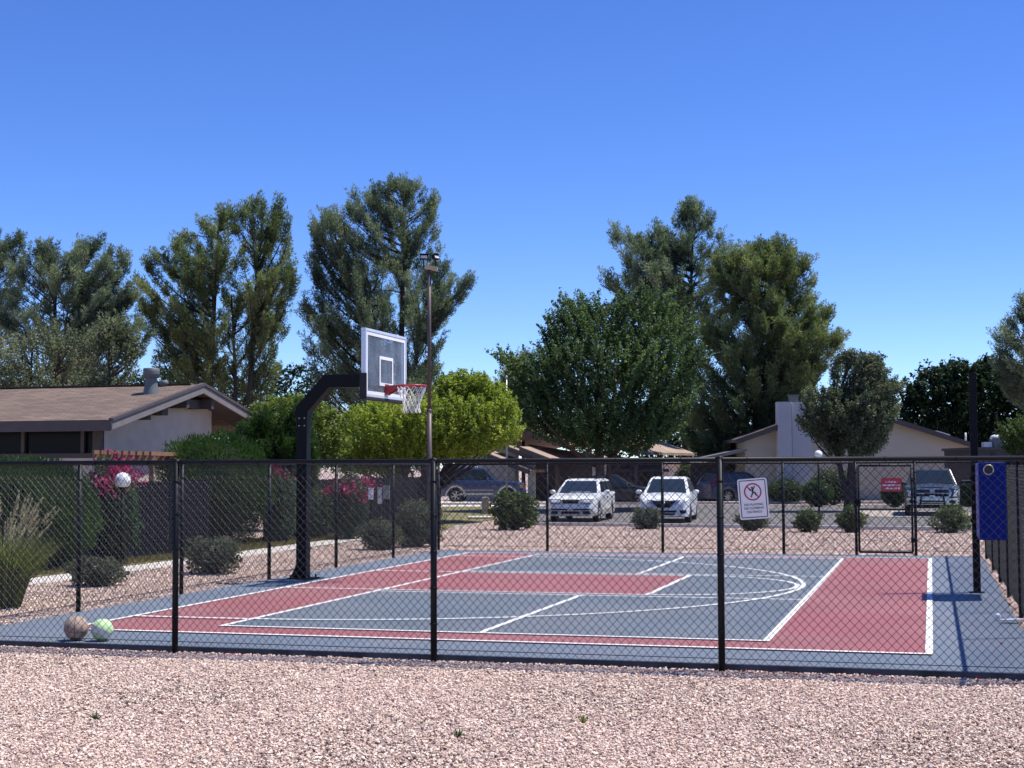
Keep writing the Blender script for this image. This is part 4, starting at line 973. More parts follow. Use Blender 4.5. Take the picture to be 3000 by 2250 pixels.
for i in range(34):
    a = rng.uniform(-1.2, 1.6) if rng.uniform() < .75 else rng.uniform(0, 6.28); le = rng.uniform(.10, .50); s = Vector((math.cos(a)*le, math.sin(a)*le*.7, 1)).normalized(); L = rng.uniform(1.0, 1.62)
    h0 = np.array(s*L*.78)+np.array([0, 0, .0]); dd = np.array(Vector((s.x*1.5, s.y*1.5, s.z*.8)).normalized()); m_ = 130; tt = rng.uniform(0, 1, m_)
    pp = h0+dd*(tt*.30)[:, None]; bd = unit(dd+rng.normal(size=(m_, 3))*.55); VV.append(blades(pp, bd, .05*(1.2-.7*tt), .007, rng))
    VV.append(blades(np.array([[0, 0, .1]]), np.array([unit(h0-np.array([0, 0, .1]))]), np.linalg.norm(h0), .008, rng))
VV = np.concatenate(VV); npmesh('seed_heads', VV, 3, 'seed_head', root, rng.uniform(0, 1, len(VV)))
# dry lawn blades (stuff)
def scatter_blades(name, region, n, seed, leaf, hgt, wd, z):
    rng = np.random.default_rng(seed); (a0, a1, b0, b1) = region
    aa, bb = rng.uniform(a0, a1, n), rng.uniform(b0, b1, n)
    p = np.stack([X0+aa*SN+bb*CS, Y0+aa*CS-bb*SN, np.full(n, z)], 1); d = unit(rng.normal(size=(n, 3))*np.array([.5, .5, .1])+np.array([0, 0, 1]))
    o = npmesh(name, blades(p, d, hgt*rng.uniform(.4, 1.2, n), wd, rng), 3, leaf, None, np.clip(rng.normal(.5, .22, n), 0, 1)); o['kind'] = 'stuff'; return o
tag(scatter_blades('lawn_grass', (5, 30, -7.5, -5.45), 26000, 3, 'dry_blade', .09, .02, -.057), 'short dry olive grass between the path and the dark fence', 'grass')
# little weeds in the front gravel
rr = random.Random(8)
for (sx, sy, sc_, lb) in ((282, 2110, 1.0, 'tiny grey green weed in the gravel at lower left'), (1342, 2160, 1.0, 'small dark weed in the gravel at lower centre'), (1708, 2118, .8, 'tiny yellow green weed in the gravel right of centre')):
    c = G(sx, sy, GZ-.005); rng = np.random.default_rng(sx); n = 26; d = unit(np.stack([rng.normal(size=n)*.7, rng.normal(size=n)*.7, np.ones(n)], 1))
    o = npmesh('weed', blades(np.zeros((n, 3)), d, rng.uniform(.04, .10, n)*sc_, .014, rng), 3, 'vine_leaf' if sx < 1500 else 'grass_blade', None, rng.uniform(.2, 1, n)); o.location = c; tag(o, lb, 'weed')

# ---------------- foreground gravel: every stone is real
def stones(name, n, region, seed, smin, smax, zlo, zhi, label):
    rng = np.random.default_rng(seed); pts = region(rng, n); n = len(pts)
    s = smin+(smax-smin)*rng.uniform(0, 1, n)**1.8
    cube = np.array([(x, y, z) for z in (-1, 1) for y in (-1, 1) for x in (-1, 1)], float)
    faces = np.array([(0, 2, 3, 1), (4, 5, 7, 6), (0, 1, 5, 4), (2, 6, 7, 3), (0, 4, 6, 2), (1, 3, 7, 5)])
    V = cube[None]*(1+rng.uniform(-.48, .12, (n, 8, 3)))*np.stack([rng.uniform(.55, 1, n), rng.uniform(.5, .9, n), rng.uniform(.35, .75, n)], 1)[:, None]*(s*.5)[:, None, None]
    q = unit(rng.normal(size=(n, 4))); w_, x, y, z = q.T
    R = np.stack([np.stack([1-2*(y*y+z*z), 2*(x*y-z*w_), 2*(x*z+y*w_)], 1), np.stack([2*(x*y+z*w_), 1-2*(x*x+z*z), 2*(y*z-x*w_)], 1), np.stack([2*(x*z-y*w_), 2*(y*z+x*w_), 1-2*(x*x+y*y)], 1)], 1)
    V = np.einsum('nij,nkj->nki', R, V)*np.array([1, 1, .72])+np.concatenate([pts, rng.uniform(zlo, zhi, (n, 1))], 1)[:, None]
    Lp = (faces[None]+(np.arange(n)*8)[:, None, None]).reshape(-1).astype(np.int32)
    me = bpy.data.meshes.new(name); me.vertices.add(n*8); me.vertices.foreach_set('co', V.astype(np.float32).ravel())
    me.loops.add(len(Lp)); me.loops.foreach_set('vertex_index', Lp); me.polygons.add(n*6); me.polygons.foreach_set('loop_start', np.arange(0, n*24, 4, dtype=np.int32))
    try: me.polygons.foreach_set('loop_total', np.full(n*6, 4, dtype=np.int32))
    except Exception: pass
    me.polygons.foreach_set('use_smooth', np.zeros(n*6, dtype=bool))
    ti = rng.uniform(0, 1, n); pn = np.sin(pts[:, 0]*1.7)*np.cos(pts[:, 1]*1.3); ti = np.clip(ti+.08*pn, 0, 1)
    at = me.attributes.new('tint', 'FLOAT', 'POINT'); at.data.foreach_set('value', np.repeat(ti, 8).astype(np.float32))
    me.update(calc_edges=True); me.materials.append(M['gravel_stone'])
    return tag(link(bpy.data.objects.new(name, me)), label, 'gravel', kind='stuff')
def front(rng, n):
    y = np.sqrt(rng.uniform(8.2**2, 16.6**2, n)); x = rng.uniform(-1, 1, n)*(y*.352+.25)
    a = (x-X0)*SN+(y-Y0)*CS; k = a < -1.0; return np.stack([x, y], 1)[k]
stones('gravel_bed', 300000, front, 1, .012, .034, -.080, -.056, 'pink and cream crushed gravel covering the foreground')
def leftside(rng, n):
    a = rng.uniform(-1, 16, n); b = rng.uniform(-4.5, -.97, n)
    return np.stack([X0+a*SN+b*CS, Y0+a*CS-b*SN], 1)
stones('gravel_bed', 60000, leftside, 2, .02, .05, -.080, -.055, 'pink gravel strip between the left fence and the concrete path')
def rightside(rng, n):
    a = rng.uniform(-1, 16, n); b = rng.uniform(10.17, 13.5, n)
    return np.stack([X0+a*SN+b*CS, Y0+a*CS-b*SN], 1)
stones('gravel_bed', 26000, rightside, 3, .02, .05, -.080, -.055, 'pink gravel outside the right hand fence')
def farside(rng, n):
    a = rng.uniform(15.92, 30.5, n); b = rng.uniform(-4.4, 12, n)
    p = np.stack([X0+a*SN+b*CS, Y0+a*CS-b*SN], 1)
    l0, l1 = G(1556, 1540), G(3500, 1564); yl = l0.y+(p[:, 0]-l0.x)/(l1.x-l0.x)*(l1.y-l0.y)
    k = (p[:, 1] < yl-.1) & ~((p[:, 0] < 1.2) & (p[:, 1] > 44.5+(p[:, 0]+2)*.9)); return p[k]
stones('gravel_bed', 90000, farside, 4, .03, .07, -.080, -.05, 'pink gravel strip between the far fence and the car park')
# ================================================================== BUILDINGS
# ---- left house: local x = along the eave to the left, y = across the gable (away), z up
e2 = Vector((.28, .96, 0)).normalized(); ang = math.atan2(e2.y, e2.x)-PI/2      # local y axis
O1 = P(325, 1249, 36.0); base = Vector((O1.x, O1.y, GZ)); ze = O1.z-GZ
hs1 = empty('house', tuple(base), 'low stucco house with brown shingle roof and dark ribbon windows at left', 'house', rz=ang)
WG = 9.2; LG = 15.0; zr = ze+1.10; x0 = -LG       # local x negative = to the left
og, oe = .75, .80; th = .16
def roofpair(root, x0, x1, wg, ze, zr, m='shingle', th=.16, y0=0.):
    mb = MB()
    for s in (0, 1):
        ya, yb = (y0, y0+wg/2) if s == 0 else (y0+wg, y0+wg/2)
        mb.slab([(x0, ya, ze), (x1, ya, ze), (x1, yb, zr), (x0, yb, zr)], (0, 0, th))
    # ridge cap of overlapping tiles
    n = int((x1-x0)/.35)
    for i in range(n): mb.box((x0+.35*i+.17, y0+wg/2, zr+th+.012+.006*(i % 2)), (.36, .26, .03))
    return mb.build('roof', m, root)
rf = roofpair(hs1, x0, 0, WG, ze, zr)
mb = MB()      # fascia and rake boards
mb.box(((x0)/2, -.02, ze+.02), (LG, .04, .26))
mb.build('fascia', 'fascia_brown', hs1)
for ya, yb in ((-.02, WG/2), (WG+.02, WG/2)): mb = MB(); mb.slab([(.0, ya, ze-.08), (.0, yb, zr-.08), (.0, yb, zr+.12), (.0, ya, ze+.12)], (.05, 0, 0)); mb.build('rake_board', 'fascia_grey', hs1)
mb = MB()
for ya, yb in ((-.03, WG/2), (WG+.03, WG/2)): mb.slab([(-.05, ya, ze+.125), (-.05, yb, zr+.125), (-.05, yb, zr+.20), (-.05, ya, ze+.20)], (.13, 0, 0))
mb.build('roof_edge', 'fascia_brown', hs1)
# walls (gable end toward the court)
zw = lambda y: ze-.03+(zr-ze)*(y/(WG/2) if y < WG/2 else (WG-y)/(WG/2))
mb = MB(); xg = -og
yw = 6.57; mb.slab([(xg, oe, 0), (xg, yw, 0), (xg, yw, zw(yw)), (xg, WG/2, zw(WG/2)), (xg, oe, zw(oe))], (-.2, 0, 0))
mb.box(((x0+xg-.2)/2, oe+.1, 1.05), (LG-og-.2, .2, 2.1))
mb.box((x0+.3, WG/2, 1.3), (.2, WG-2*oe, 2.6)); mb.box(((x0+xg)/2, WG-oe-.1, 1.3), (LG-og-.4, .2, 2.6))
mb.build('wall', 'stucco', hs1)
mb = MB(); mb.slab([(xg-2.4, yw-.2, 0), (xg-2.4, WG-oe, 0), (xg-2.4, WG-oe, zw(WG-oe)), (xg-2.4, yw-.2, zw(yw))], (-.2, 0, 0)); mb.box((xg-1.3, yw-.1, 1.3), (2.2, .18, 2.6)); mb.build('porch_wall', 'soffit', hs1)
mb = MB(); mb.box((xg-.1, WG-oe-.1, 1.35), (.2, .2, 2.7)); mb.build('porch_post', 'fascia_brown', hs1)
# ribbon windows under the eave
z0w, z1w = 2.10, zw(oe)-.02
mb = MB(); mb.box(((x0+xg-.1)/2, oe+.12, (z0w+z1w)/2+.02), (LG-og-.1, .03, z1w-z0w+.1)); win = mb.build('window', 'dark_glass', hs1)
mb = MB()
for i in range(9): mb.box((xg-.55-1.72*i, oe+.06, (z0w+z1w)/2), (.10, .10, z1w-z0w))
mb.box(((x0+xg)/2, oe+.04, z0w+.05), (LG-og, .16, .12)); mb.box(((x0+xg)/2, oe+.05, z1w-.06), (LG-og, .12, .12))
mb.box((xg-.12, oe+.05, (z0w+z1w)/2), (.24, .14, z1w-z0w))
mb.build('frame', 'window_frame', win)
mb = MB(); mb.slab([(x0, .0, ze-.005), (-.02, .0, ze-.005), (-.02, oe+.1, ze+.19), (x0, oe+.1, ze+.19)], (0, 0, -.02)); mb.slab([(xg-.1, .05, ze+.0), (-.02, .05, ze+.0), (-.02, WG/2, zr-.015), (xg-.1, WG/2, zr-.015)], (0, 0, -.02)); mb.slab([(xg-.1, WG-.05, ze+.0), (-.02, WG-.05, ze+.0), (-.02, WG/2, zr-.017), (xg-.1, WG/2, zr-.017)], (0, 0, -.02)); mb.build('soffit', 'soffit', hs1)
for y, dz_, wx, wy, wz in ((WG*.5-.75, .17, .75, .14, .26), (WG*.5+.65, .17, .75, .14, .26), (1.9, .11, .72, .12, .2)): mb = MB(); mb.box((xg+.35, y, zw(y)-dz_), (wx, wy, wz)); mb.build('roof_beam', 'fascia_brown', hs1)
mb = MB(); mb.box((xg+.30, WG/2-.05, zr-.36), (.16, 2.3, .22)); mb.build('cross_beam', 'fascia_brown', hs1)
mb = MB(); mb.box((xg+.2, WG*.36, zr-.62), (.3, .3, .2)); mb.build('corbel', 'fascia_brown', hs1)
c = P(443, 1150, 39.6)
vt = empty('roof_vent', (c.x, 39.6, c.z-.04), 'large grey metal vent with a drum cap on the left house roof', 'vent', rz=0)
mb = MB(); mb.lathe((0, 0, 0), [(.25, -.12), (.19, .15), (.155, .32), (.15, .45)], 20); mb.build('flue', 'vent_metal', vt)
mb = MB(); mb.lathe((0, 0, .42), [(.15, 0), (.215, .01), (.22, .25), (.20, .27), (.0, .28)], 20); mb.lathe((0, 0, .42), [(.222, .11), (.228, .12), (.222, .13)], 20); mb.build('cap', 'vent_metal', vt)
c = P(480, 1147, 40.6); vt = empty('roof_vent', (c.x, 40.6, c.z-.1), 'smaller grey vent pipe beside the drum capped one', 'vent')
mb = MB(); mb.lathe((0, 0, 0), [(.12, -.1), (.09, .1), (.085, .32)], 16); mb.build('flue', 'vent_metal', vt)
mb = MB(); mb.lathe((0, 0, .26), [(.085, 0), (.12, .01), (.12, .14), (0, .15)], 16); mb.build('cap', 'vent_metal', vt)
c = P(505, 1149, 40.6); mb = MB(); mb.box((0, 0, 0), (.55, .4, .10)); o = mb.build('roof_flashing', 'sign_edge', hs1); o.location = hs1.matrix_world.inverted() @ c if False else Matrix.Rotation(-ang, 4, 'Z') @ (c-base)
# cedar pergola edge behind the vines
p0, p1 = P(275, 1342, 32.5), P(455, 1346, 33.5)
pg = empty('pergola', (p0.x, p0.y, GZ), 'cedar brown pergola with notched beam ends above the left vine', 'pergola')
mb = MB(); a, b = Vector((0, 0, p0.z-GZ)), Vector((p1.x-p0.x, 1.0, p1.z-GZ)); mb.bar(a, b, .08, .19); mb.build('beam', 'cedar', pg); mb = MB(); mb.bar(a+Vector((.1, 2.0, 0)), b+Vector((.1, 2.0, 0)), .08, .19); mb.build('beam', 'cedar', pg)
mb = MB()
for i in range(9): q = a.lerp(b, .04+i*.115); mb.bar(q+Vector((0, -.25, .13)), q+Vector((.1, 2.3, .13)), .05, .09)
mb.build('rafters', 'cedar', pg)
for t, dy in ((.06, 0), (.94, 0), (.06, 2.0), (.94, 2.0)):
    q = a.lerp(b, t); mb = MB(); mb.box((q.x, q.y+dy, q.z/2-.05), (.10, .10, q.z-.1)); mb.build('post', 'cedar', pg)
# ---- dark wooden fence, in two runs
def picket(a0, a1, b0, b1, h, label):
    p, q = CT(a0, b0, GZ), CT(a1, b1, GZ); root = empty('wooden_fence', tuple(p), label, 'fence'); d = q-p; L = d.length; d.normalize(); az = math.atan2(d.y, d.x)
    root.rotation_euler.z = az; rr = random.Random(int(a0)); mb = MB(); n = int(L/.155)
    for i in range(n): hh = h+rr.uniform(-.015, .015); mb.box((i*.155+.07, rr.uniform(-.006, .006), hh/2), (.125, .02, hh))
    mb.build('boards', 'fence_wood', root); mb = MB()
    for z in (.3, h-.3): mb.box((L/2, .045, z), (L, .05, .09))
    mb.build('rail', 'fence_wood', root)
    for i in range(int(L/2.4)+1):
        mb = MB(); mb.box((min(i*2.4, L), .09, h/2), (.09, .09, h)); mb.build('post', 'fence_wood', root)
picket(8.5, 15.9, -6.35, -6.35, 1.56, 'dark stained board fence between the globe lamp and the rounded hedge')
picket(18.9, 33, -6.35, -6.6, 1.52, 'dark stained board fence running behind the hoop post to the sage shrub')
# ---- middle house with tan roofs falling to the right
hc = P(1530, 1440, 80); mh = empty('house', (hc.x, 80, GZ), 'tan roofed house half hidden by the dark leafy tree', 'house', rz=math.radians(-24))
def zz_(sy, Y): return H+(1367-sy)/F*Y-GZ
zA, zB = zz_(1258, 80), zz_(1312, 80)
mb = MB(); dx = 2.75; sl = (zA-zB)/dx
def slope_roof(mb, x0, x1, z0, y0, y1, th=.14): mb.slab([(x0, y0, z0), (x1, y0, z0-sl*(x1-x0)), (x1, y1, z0-sl*(x1-x0)), (x0, y1, z0)], (0, 0, th))
slope_roof(mb, 0, dx, zA, 0, 11); mb.slab([(0, 0, zA), (-3.2, 0, zA-sl*3.2), (-3.2, 11, zA-sl*3.2), (0, 11, zA)], (0, 0, .14))
slope_roof(mb, 4.4, 6.9, zz_(1285, 80), -.6, 9); mb.build('roof', 'tan_shingle', mh)
mb = MB(); slope_roof(mb, .55, 2.5, zz_(1316, 80), -1.6, 1.5); slope_roof(mb, 4.3, 5.6, zz_(1330, 80), -1.9, 1.6); slope_roof(mb, -1.0, 1.1, zz_(1303, 80), -.9, .8); slope_roof(mb, -1.6, 1.3, zz_(1326, 80), -1.9, .2); mb.build('lower_roof', 'tan_shingle', mh)
for x0, x1, z0, y in ((0, dx, zA, -.03), (4.4, 6.9, zz_(1285, 80), -.63), (.55, 2.5, zz_(1316, 80), -1.63), (4.3, 5.6, zz_(1330, 80), -1.93), (-1.0, 1.1, zz_(1303, 80), -.93), (-1.6, 1.3, zz_(1326, 80), -1.93)):
    mb = MB(); mb.slab([(x0, y, z0-.14), (x1, y, z0-sl*(x1-x0)-.14), (x1, y, z0-sl*(x1-x0)+.09), (x0, y, z0+.09)], (0, .05, 0)); mb.build('rake_board', 'fascia_brown', mh)
mb = MB(); mb.slab([(-4.2, .5, 0), (-.5, .5, 0), (-.5, .5, zz_(1300, 80)), (-4.2, .5, zz_(1318, 80))], (0, .2, 0)); mb.build('wall', 'grey_stucco', mh)
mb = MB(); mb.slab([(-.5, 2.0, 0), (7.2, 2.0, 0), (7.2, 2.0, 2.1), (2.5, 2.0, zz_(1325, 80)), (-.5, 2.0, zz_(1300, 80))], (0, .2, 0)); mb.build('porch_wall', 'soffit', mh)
for x, y, wd, m_ in ((.95, -.9, .34, 'grey_stucco'), (1.9, .4, .22, 'fascia_brown'), (5.1, -1.4, .80, 'beige_stucco'), (6.6, -.3, .16, 'fascia_brown'), (-.62, .2, .3, 'grey_stucco')):
    mb = MB(); mb.box((x, y, 1.1), (wd, wd*.8, 2.2)); mb.build('pillar', m_, mh)
# carport beam and far grey walls behind the white sedan
p0 = P(1840, 1380, 79); cp = empty('carport', (p0.x, 79, GZ), 'dark flat carport between the two white cars', 'carport')
mb = MB(); q1 = P(1922, 1375, 79); mb.box(((q1.x-p0.x)/2-.3, 0, q1.z-GZ-.05), (q1.x-p0.x+1.6, 3.5, .16)); mb.build('roof', 'soffit', cp)
for x in (0, q1.x-p0.x-.3): mb = MB(); mb.box((x, -1.5, (q1.z-GZ)/2-.07), (.14, .14, q1.z-GZ-.14)); mb.build('post', 'fascia_brown', cp)
mb = MB(); p0, p1 = P(1800, 1365, 92), P(2200, 1365, 92); mb.box(((p0.x+p1.x)/2, 92, 1.0), (p1.x-p0.x, .3, 2.3)); mb.box(((p0.x+p1.x)/2, 91.8, 1.95), (p1.x-p0.x, .5, .10))
o = mb.build('garden_wall', 'white_brick'); tag(o, 'long pale block wall far behind the white sedan', 'wall')
# ---- right house: pale brick gable with a chimney
YR = 74.0
rb = P(2500, 1480, YR); rh = empty('house', (rb.x, YR, GZ), 'pale brick gable house with a broad white chimney at right', 'house')
def lx(sx, sy=1300, Y=YR): return P(sx, sy, Y).x-rb.x
def lz(sy, sx=2500, Y=YR): return P(sx, sy, Y).z-GZ
xl, xr, xa = lx(2183), lx(2836), lx(2466); zel, zer, za = lz(1289, 2183), lz(1303, 2836), lz(1188, 2466)
mb = MB(); mb.slab([(xl, 0, 0), (xr, 0, 0), (xr, 0, zer), (xa, 0, za), (xl, 0, zel)], (0, 12, 0)); mb.build('wall', 'siding', rh)
xol, xor = lx(2150), lx(2850); zol, zor = lz(1297, 2150), lz(1310, 2850)
mb = MB(); mb.slab([(xol, -.55, zol), (xa, -.55, za), (xa, 12.5, za), (xol, 12.5, zol)], (0, 0, .16)); mb.slab([(xor, -.55, zor), (xor, 12.5, zor), (xa, 12.5, za), (xa, -.55, za)], (0, 0, .16)); mb.build('roof', 'shingle', rh)
for xa_, za_ in ((xol, zol), (xor, zor)): mb = MB(); mb.slab([(xa_, -.60, za_-.10), (xa, -.60, za-.10), (xa, -.60, za+.14), (xa_, -.60, za_+.14)], (0, .05, 0)); mb.build('rake_board', 'fascia_brown', rh)
cx0, cx1, czt = lx(2273), lx(2372), lz(1177, 2320, 73.3)
mb = MB(); xm = cx0+(cx1-cx0)*.40
mb.box(((cx0+xm)/2, -.35, czt/2), (xm-cx0, .7, czt)); mb.box(((xm+cx1)/2+.02, -.30, czt/2-.004), (cx1-xm-.04, .62, czt-.008))
ch = mb.build('chimney', 'white_brick', rh)
mb = MB(); c0, c1 = lx(2310), lx(2336); mb.box(((c0+c1)/2, -.2, czt+.16), (c1-c0, .4, .30)); mb.box(((c0+c1)/2, -.2, czt+.34), (c1-c0+.10, .5, .05)); mb.build('flue_cap', 'vent_metal', ch)
p0, p1 = P(2098, 1338, 72), P(2176, 1318, 74); mb = MB(); mb.bar((p0.x-rb.x-.6, 2, p0.z-GZ-.12), (p1.x-rb.x+.05, 2, p1.z-GZ), 6, .16, (0, 0, 1)); mb.build('lean_to_roof', 'fascia_grey', rh)
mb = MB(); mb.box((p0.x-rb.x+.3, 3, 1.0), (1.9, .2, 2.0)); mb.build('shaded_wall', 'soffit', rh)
c = P(2745, 1268, 78); mb = MB(); mb.slab([(0, 0, 0), (.7, 0, -.22), (.7, .5, -.22), (0, .5, 0)], (0, 0, .12)); mb.tube([(1.5, 0, -.6), (1.5, 0, .0)], .05, 8); o = mb.build('roof_vent', 'sign_edge', rh); o.location = c-Vector((rb.x, YR, GZ))
# building with cooler on the right
p0, p1 = P(2862, 1318, 66), P(3060, 1316, 66)
bb_ = empty('building', (p0.x, 66, GZ), 'low brown flat roofed building at the right edge under a cooler', 'building')
mb = MB(); hh = p0.z-GZ; mb.box(((p1.x-p0.x)/2, 2.5, hh/2), (p1.x-p0.x, 5, hh)); mb.build('wall', 'window_frame', bb_)
mb = MB(); mb.box(((p1.x-p0.x)/2, 2.5, hh+.06), (p1.x-p0.x+.2, 5.2, .12)); mb.build('parapet', 'fascia_brown', bb_)
mb = MB(); mb.box((lx(2906)-lx(2862), -.02, hh-.2), (.2, .06, .16)); mb.build('vent_opening', 'ink', bb_)
c = P(2925, 1310, 67); ac = empty('rooftop_cooler', (c.x, 67, hh+.12+GZ), 'pale rooftop cooler with a domed hood on the brown building', 'air conditioner')
mb = MB(); mb.box((0, 0, .22), (.62, .6, .44)); mb.build('cabinet', 'vent_metal', ac, bevel=.02)
mb = MB(); mb.sphere((-.08, 0, .44), .28, 20, 10, (1, 1, .5)); mb.box((.3, 0, .42), (.25, .5, .05)); mb.build('hood', 'sign_edge', ac)
mb = MB(); mb.box((-.52, 0, .12), (.36, .4, .24)); mb.build('duct_box', 'sign_edge', ac)

# ================================================================== VEHICLES (local x forward, y left, z up)
def lerp_prof(pr, x):
    xs = [p[0] for p in pr]; return float(np.interp(x, xs, [p[1] for p in pr]))
def wheel(root, x, y, r, wdt, spokes=5, rimr=.66):
    s = 1 if y > 0 else -1
    m = MB(); prof = [(r*rimr, -wdt/2), (r*.93, -wdt/2), (r, -wdt*.36), (r, wdt*.36), (r*.93, wdt/2), (r*rimr, wdt/2), (r*rimr, -wdt/2)]
    n = 28; vs = []
    for rr_, yy in prof:
        for k in range(n): a = 2*PI*k/n; vs.append((rr_*math.cos(a), yy, rr_*math.sin(a)))
    m.add(vs, [(i*n+k, (i+1)*n+k, (i+1)*n+(k+1) % n, i*n+(k+1) % n) for i in range(len(prof)-1) for k in range(n)], True)
    wh = bpy.data.objects.new('wheel', None); wh.location = (x, y, r); link(wh, root)
    m.build('tyre', 'tyre_rubber', wh)
    m = MB(); yo = s*wdt*.30
    m.slab([(r*rimr*math.cos(2*PI*k/24), yo-s*.06, r*rimr*math.sin(2*PI*k/24)) for k in range(24)], (0, s*.02, 0)); m.build('brake', 'trim_black', wh)
    m = MB()
    for k in range(spokes):
        a = 2*PI*k/spokes+.3; c_, s_ = math.cos(a), math.sin(a); m.bar((0, yo, 0), (r*rimr*c_, yo, r*rimr*s_), r*.17, .035, (0, 1, 0))
    m.tube([(r*rimr*.97*math.cos(2*PI*k/28), yo, r*rimr*.97*math.sin(2*PI*k/28)) for k in range(29)], .016, 6, caps=False)
    m.slab([(r*.17*math.cos(2*PI*k/12), yo-s*.01, r*.17*math.sin(2*PI*k/12)) for k in range(12)], (0, s*.035, 0)); m.build('rim', 'alloy', wh)
def car(name, label, cat, loc, rz, L, Wd, r, wb, fo, top, belt, gh, paint, bottom=.18, tread=None, spokes=5, side_panes=2, group=None, crown=.03):
    """top: deck line (x,z) rear..front; gh: (x_rear_bottom, x_rear_top, x_front_top, x_front_bottom, roof z, half width at roof)"""
    root = empty(name, loc, label, cat, group, rz)
    hw = Wd/2; xf = L/2-fo; xw = (xf-wb, xf); R = r*1.17
    st = sorted(set([round(-L/2+i*L/64, 4) for i in range(65)]+[x+R*math.cos(t) for x in xw for t in np.linspace(0, PI, 15)]))
    rings = []
    for x in st:
        t = abs(2*x/L); pl = 1-.10*t**4-.16*max(0, t-.86)/.14*max(0, t-.86)/.14
        w_ = hw*pl; zt = lerp_prof(top, x); zs = min(zt-.02, belt); z0 = bottom+.03*max(0, t-.9)/.1; zb = z0
        for xx in xw:
            if abs(x-xx) < R: zb = max(zb, r+math.sqrt(R*R-(x-xx)**2))
        zb = min(zb, zs-.06)
        half = [(0, z0), (w_*.70, z0), (w_*.70, zb), (w_*.965, zb), (w_, zb+(zs-zb)*.35), (w_, zb+(zs-zb)*.72), (w_*.985, zs-.02), (w_*.93, zs+(zt-zs)*.55), (w_*.80, zt-.004), (w_*.45, zt+crown*.6), (0, zt+crown)]
        rings.append([(x, y, z) for y, z in half]+[(x, -y, z) for y, z in half[-2:0:-1]])
    k = len(rings[0]); m = MB(); V = [p for rg in rings for p in rg]; n = len(rings)
    Fc = [(i*k+j, i*k+(j+1) % k, (i+1)*k+(j+1) % k, (i+1)*k+j) for i in range(n-1) for j in range(k)]
    m.add(V, Fc, True); m.add(rings[0], [tuple(range(k))]); m.add(rings[-1], [tuple(range(k-1, -1, -1))])
    body = m.build('body', paint, root)
    es = body.modifiers.new('edges', 'EDGE_SPLIT'); es.split_angle = math.radians(38)
    # cabin
    xrb, xrt, xft, xfb, zr_, wr = gh; wb_ = hw*.925
    def ring(x_r, x_f, w_, z): return [Vector((x_r, -w_, z)), Vector((x_f, -w_, z)), Vector((x_f, w_, z)), Vector((x_r, w_, z))]
    bz = belt-.03; B = ring(xrb, xfb, wb_, bz); B[1].z = B[2].z = min(belt, lerp_prof(top, xfb))-.02
    T = ring(xrt, xft, wr, zr_-.045); T2 = ring(xrt+.13, xft-.13, wr-.09, zr_)
    m = MB(); m.add(B+T+T2, [(i, (i+1) % 4, 4+(i+1) % 4, 4+i) for i in range(4)]+[(4+i, 4+(i+1) % 4, 8+(i+1) % 4, 8+i) for i in range(4)]+[(8, 9, 10, 11)])
    m.build('cabin', paint, root, bevel=.035)
    def pane(nm, a, b, c, d, u0, u1, v0, v1, mt='car_glass', off=.010):
        q = []
        for u, v in ((u0, v0), (u1, v0), (u1, v1), (u0, v1)): q.append((a*(1-u)+b*u)*(1-v)+(d*(1-u)+c*u)*v)
        nn = (q[1]-q[0]).cross(q[3]-q[0]).normalized(); mm = MB(); mm.slab([p+nn*.001 for p in q], nn*off); return mm.build(nm, mt, root)
    pane('windshield', B[1], B[2], T[2], T[1], .07, .93, .10, .93); pane('rear_window', B[3], B[0], T[0], T[3], .08, .92, .25, .92)
    cuts = [(.05, .47), (.50, .93)] if side_panes == 2 else [(.04, .31), (.34, .63), (.66, .95)]
    for u0, u1 in cuts:
        pane('side_window', B[0], B[1], T[1], T[0], u0, u1, .16, .90); pane('side_window', B[2], B[3], T[3], T[2], 1-u1, 1-u0, .16, .90)
    for x in xw:
        for s in (-1, 1): wheel(root, x, s*(hw*.965-.10), r, tread or .20, spokes)
    # mirrors
    for s in (-1, 1):
        m = MB(); m.sphere((xfb-.42, s*(hw+.10), belt+.06), .10, 14, 8, (.6, 1.1, .75)); m.bar((xfb-.42, s*hw*.9, belt-.01), (xfb-.42, s*(hw+.05), belt+.02), .06, .04); m.build('mirror', paint, root)
    return root, body
def noser(L, Wd, top):
    """x of the car's nose surface at (y, z)"""
    xs = np.linspace(L*.25, L/2, 200); t = 2*xs/L; pl = (1-.10*t**4-.16*np.maximum(0, (t-.86)/.14)**2)*Wd/2*.985
    fr = [p for p in top if p[0] > L*.2]; zs = [p[1] for p in fr][::-1]; xz = [p[0] for p in fr][::-1]
    def fx(y, z):
        xp = float(np.interp(-abs(y), -pl, xs)); xq = float(np.interp(z, zs, xz)); return min(xp, xq)
    return fx
